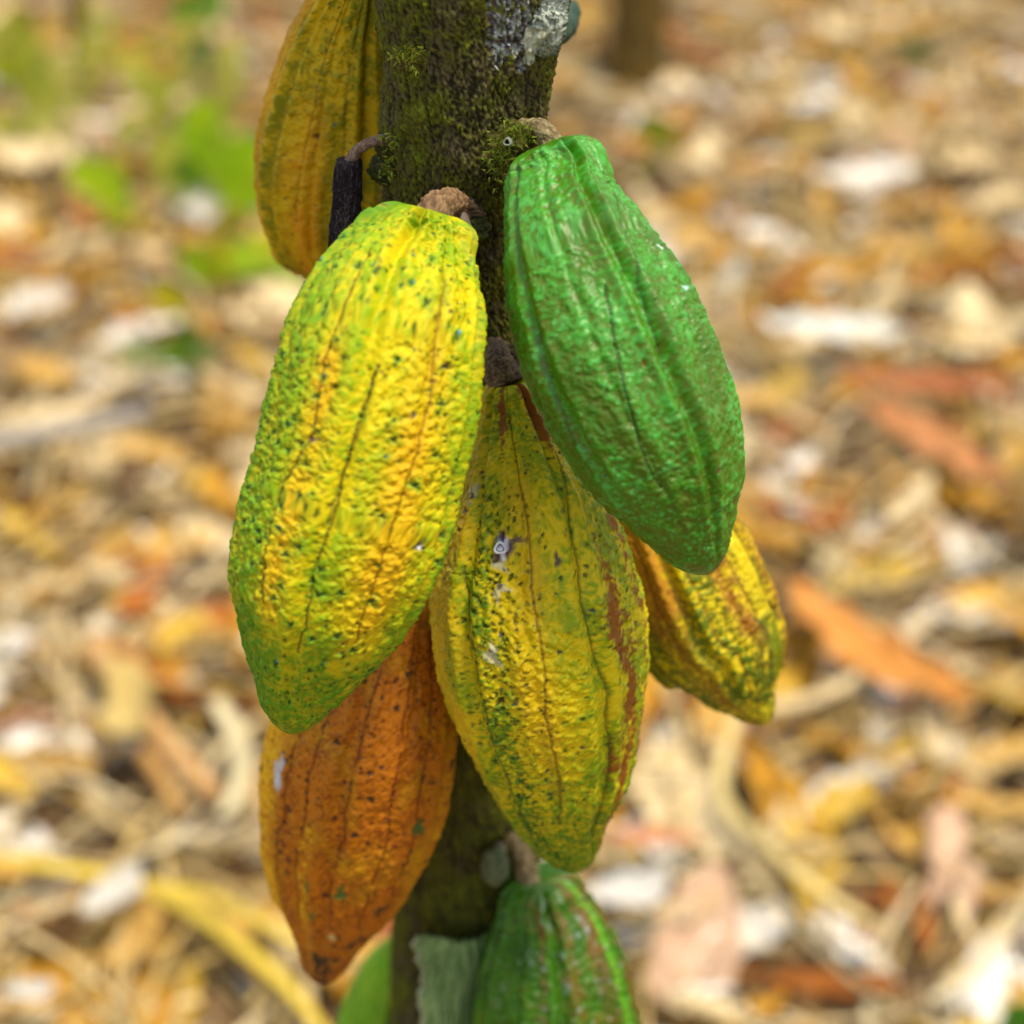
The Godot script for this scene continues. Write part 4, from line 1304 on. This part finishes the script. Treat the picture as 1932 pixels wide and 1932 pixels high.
func build_background_plants() -> void:
	rng.seed = 5
	var g1 := Color(0.38, 0.60, 0.003)
	var g2 := Color(0.44, 0.62, 0.006)
	var g3 := Color(0.13, 0.27, 0.01)
	var gy := Color(0.66, 0.56, 0.01)
	var pale := Color(0.22, 0.30, 0.10)
	seedling(Vector2(250, 470), [[145, 290, 222, 408, 26, g2], [205, 395, 240, 440, 20, g2], [232, 280, 258, 235, 18, Color(0.34, 0.40, 0.02)]], Vector2(228, 280), "seedling with one long bright green leaf and a small one above it")
	seedling(Vector2(462, 545), [[392, 325, 420, 225, 34, g1], [352, 360, 374, 300, 20, g3], [470, 400, 470, 315, 30, g1], [450, 425, 440, 385, 20, gy], [405, 460, 385, 535, 24, g2], [440, 460, 505, 520, 30, g1], [510, 470, 560, 520, 26, g1], [490, 450, 540, 470, 20, gy], [430, 440, 410, 520, 20, gy], [455, 330, 500, 260, 22, g1], [400, 240, 380, 180, 20, g2], [520, 500, 580, 545, 24, g1], [370, 470, 350, 530, 20, g2]], Vector2(445, 330), "bushy bright green seedling with several yellowing leaves beside the rear pod", 0.003)
	seedling(Vector2(360, 745), [[318, 590, 335, 535, 20, gy], [360, 690, 415, 655, 18, pale], [350, 690, 320, 640, 16, g3], [365, 720, 395, 700, 16, g3], [300, 680, 235, 640, 20, pale], [360, 660, 362, 605, 16, g3]], Vector2(348, 590), "dark green short seedling standing alone with one yellow leaf on top", 0.004, Color(0.05, 0.08, 0.015))
	seedling(Vector2(85, 235), [[50, 160, 20, 105, 22, Color(0.30, 0.34, 0.04)], [75, 150, 110, 110, 20, Color(0.34, 0.36, 0.06)], [90, 215, 140, 190, 18, Color(0.36, 0.42, 0.08)]], Vector2(75, 120), "olive seedling with three small leaves at the foot of a thin brown trunk")
	seedling(Vector2(385, 270), [[388, 30, 360, -20, 26, g3], [390, 25, 430, -5, 24, Color(0.16, 0.32, 0.03)], [382, 120, 360, 80, 14, pale], [384, 110, 408, 75, 14, pale]], Vector2(384, 20), "tall thin pale seedling with green leaves at its top", 0.0025, Color(0.36, 0.36, 0.16))
	seedling(Vector2(1245, 345), [[1240, 280, 1262, 215, 24, Color(0.24, 0.28, 0.012)], [1245, 335, 1225, 285, 22, Color(0.26, 0.26, 0.02)]], Vector2(1245, 270), "small olive seedling near the foot of the far brown trunk")
	seedling(Vector2(1738, 165), [[1735, 120, 1720, 70, 14, Color(0.14, 0.18, 0.06)], [1738, 115, 1752, 72, 14, Color(0.16, 0.18, 0.07)]], Vector2(1736, 110), "tiny grey-green sprout standing far off in the litter")
	seedling(Vector2(1990, 2040), [[1960, 1965, 1872, 1935, 34, Color(0.05, 0.16, 0.012)], [1975, 1950, 1905, 1885, 30, Color(0.06, 0.19, 0.012)]], Vector2(1975, 1960), "low dark green seedling with glossy leaves near the hooked yellow blade", 0.003)
	var ol := Color(0.44, 0.48, 0.02)
	var ol2 := Color(0.54, 0.52, 0.08)
	seedling(Vector2(45, 300), [[40, 260, 10, 200, 20, ol2], [44, 200, 80, 140, 22, ol], [46, 150, 15, 90, 20, ol], [46, 120, 70, 50, 20, ol], [44, 240, 95, 215, 18, ol2], [46, 90, 30, 20, 18, ol2]], Vector2(46, 80), "tall yellow-green seedling with many thin leaves left of the brown trunk", 0.0028, Color(0.36, 0.36, 0.12))
	seedling(Vector2(300, 330), [[300, 290, 330, 230, 18, ol2], [298, 250, 270, 200, 18, ol2], [300, 200, 330, 150, 18, ol], [300, 170, 275, 120, 16, ol2]], Vector2(300, 160), "yellow-olive seedling with narrow pale leaves between two greener seedlings", 0.0022, Color(0.40, 0.38, 0.14))
	seedling(Vector2(400, 400), [[380, 350, 345, 290, 24, g2], [395, 300, 430, 240, 22, g2], [410, 360, 450, 300, 22, g1]], Vector2(398, 300), "small lime seedling growing in front of the tall thin pale one", 0.0024)
	for n in 9:
		var bx: float = [20, 95, 140, 200, 330, 365, 420, 455, 270][n]
		var by: float = [190, 330, 250, 190, 420, 200, 260, 410, 250][n]
		var lv := []
		for q in 5:
			var hy: float = by - 40 - q * 26
			var sg := 1.0 if (q + n) % 2 == 0 else -1.0
			lv.append([bx + sg * 4, hy, bx + sg * rng.randf_range(24, 48), hy - rng.randf_range(20, 46), rng.randf_range(9, 15), ol2.lerp(ol, rng.randf())])
		seedling(Vector2(bx, by), lv, Vector2(bx, by - 150), "slender pale yellow-green seedling with alternate narrow leaves in the loose thicket behind the rear pod", 0.002, Color(0.40, 0.38, 0.14))
	# far trunks
	far_tree(Vector2(1198, 168), 46, "thick brown trunk of another cacao tree standing in far litter")
	far_tree(Vector2(158, 145), 15, "thin brown young trunk standing behind the olive seedling")
	# rotten stump stick
	var p := at_ground(112, 448)
	var t := at_z(95, 290, -p.z)
	var o := thing("stump", p, "short rotten brown stump with a dark foot beside the long-leaved seedling", "stump")
	part("wood", tube([p - Vector3(0, 0.02, 0), p.lerp(t, 0.5), t], [0.025, 0.017, 0.013], Color(0.12, 0.08, 0.03), Color(0.34, 0.25, 0.12), 20, 40, 0.14, 79), skin(0.9, 0.2), o)
	part("root", tube([p + Vector3(-0.06, 0.008, 0.012), p + Vector3(0.0, 0.02, 0.016), p + Vector3(0.075, 0.008, 0.012)], [0.012, 0.02, 0.010], Color(0.05, 0.03, 0.015), Color(0.12, 0.08, 0.03), 16, 30, 0.15, 80), skin(0.9, 0.2), o)

func far_tree(base_px: Vector2, half_px: float, label: String) -> void:
	var p := at_ground(base_px.x, base_px.y)
	var r := half_px * pixel_size(base_px.y, -p.z)
	var o := thing("far_tree", p, label, "tree")
	var top := p + Vector3(0.03, 1.5, -0.02)
	part("trunk", tube([p - Vector3(0, 0.03, 0), p + Vector3(0.008, 0.4, 0), p + Vector3(0.0, 0.9, 0), top], [r * 1.25, r, r * 0.92, r * 0.8], Color(0.06, 0.04, 0.012), Color(0.17, 0.11, 0.03), 36, 120, 0.05, 90), skin(0.9, 0.2), o)
	part("limb", tube([top - Vector3(0, 0.03, 0), top + Vector3(0.12, 0.3, 0.03), top + Vector3(0.35, 0.6, 0.05)], [r * 0.6, r * 0.5, r * 0.3], Color(0.06, 0.04, 0.012), Color(0.17, 0.11, 0.03), 20, 40, 0.05, 91), skin(0.9, 0.2), o)
	part("limb", tube([top - Vector3(0, 0.03, 0), top + Vector3(-0.14, 0.28, -0.05), top + Vector3(-0.4, 0.55, -0.1)], [r * 0.6, r * 0.5, r * 0.3], Color(0.06, 0.04, 0.012), Color(0.17, 0.11, 0.03), 20, 40, 0.05, 92), skin(0.9, 0.2), o)
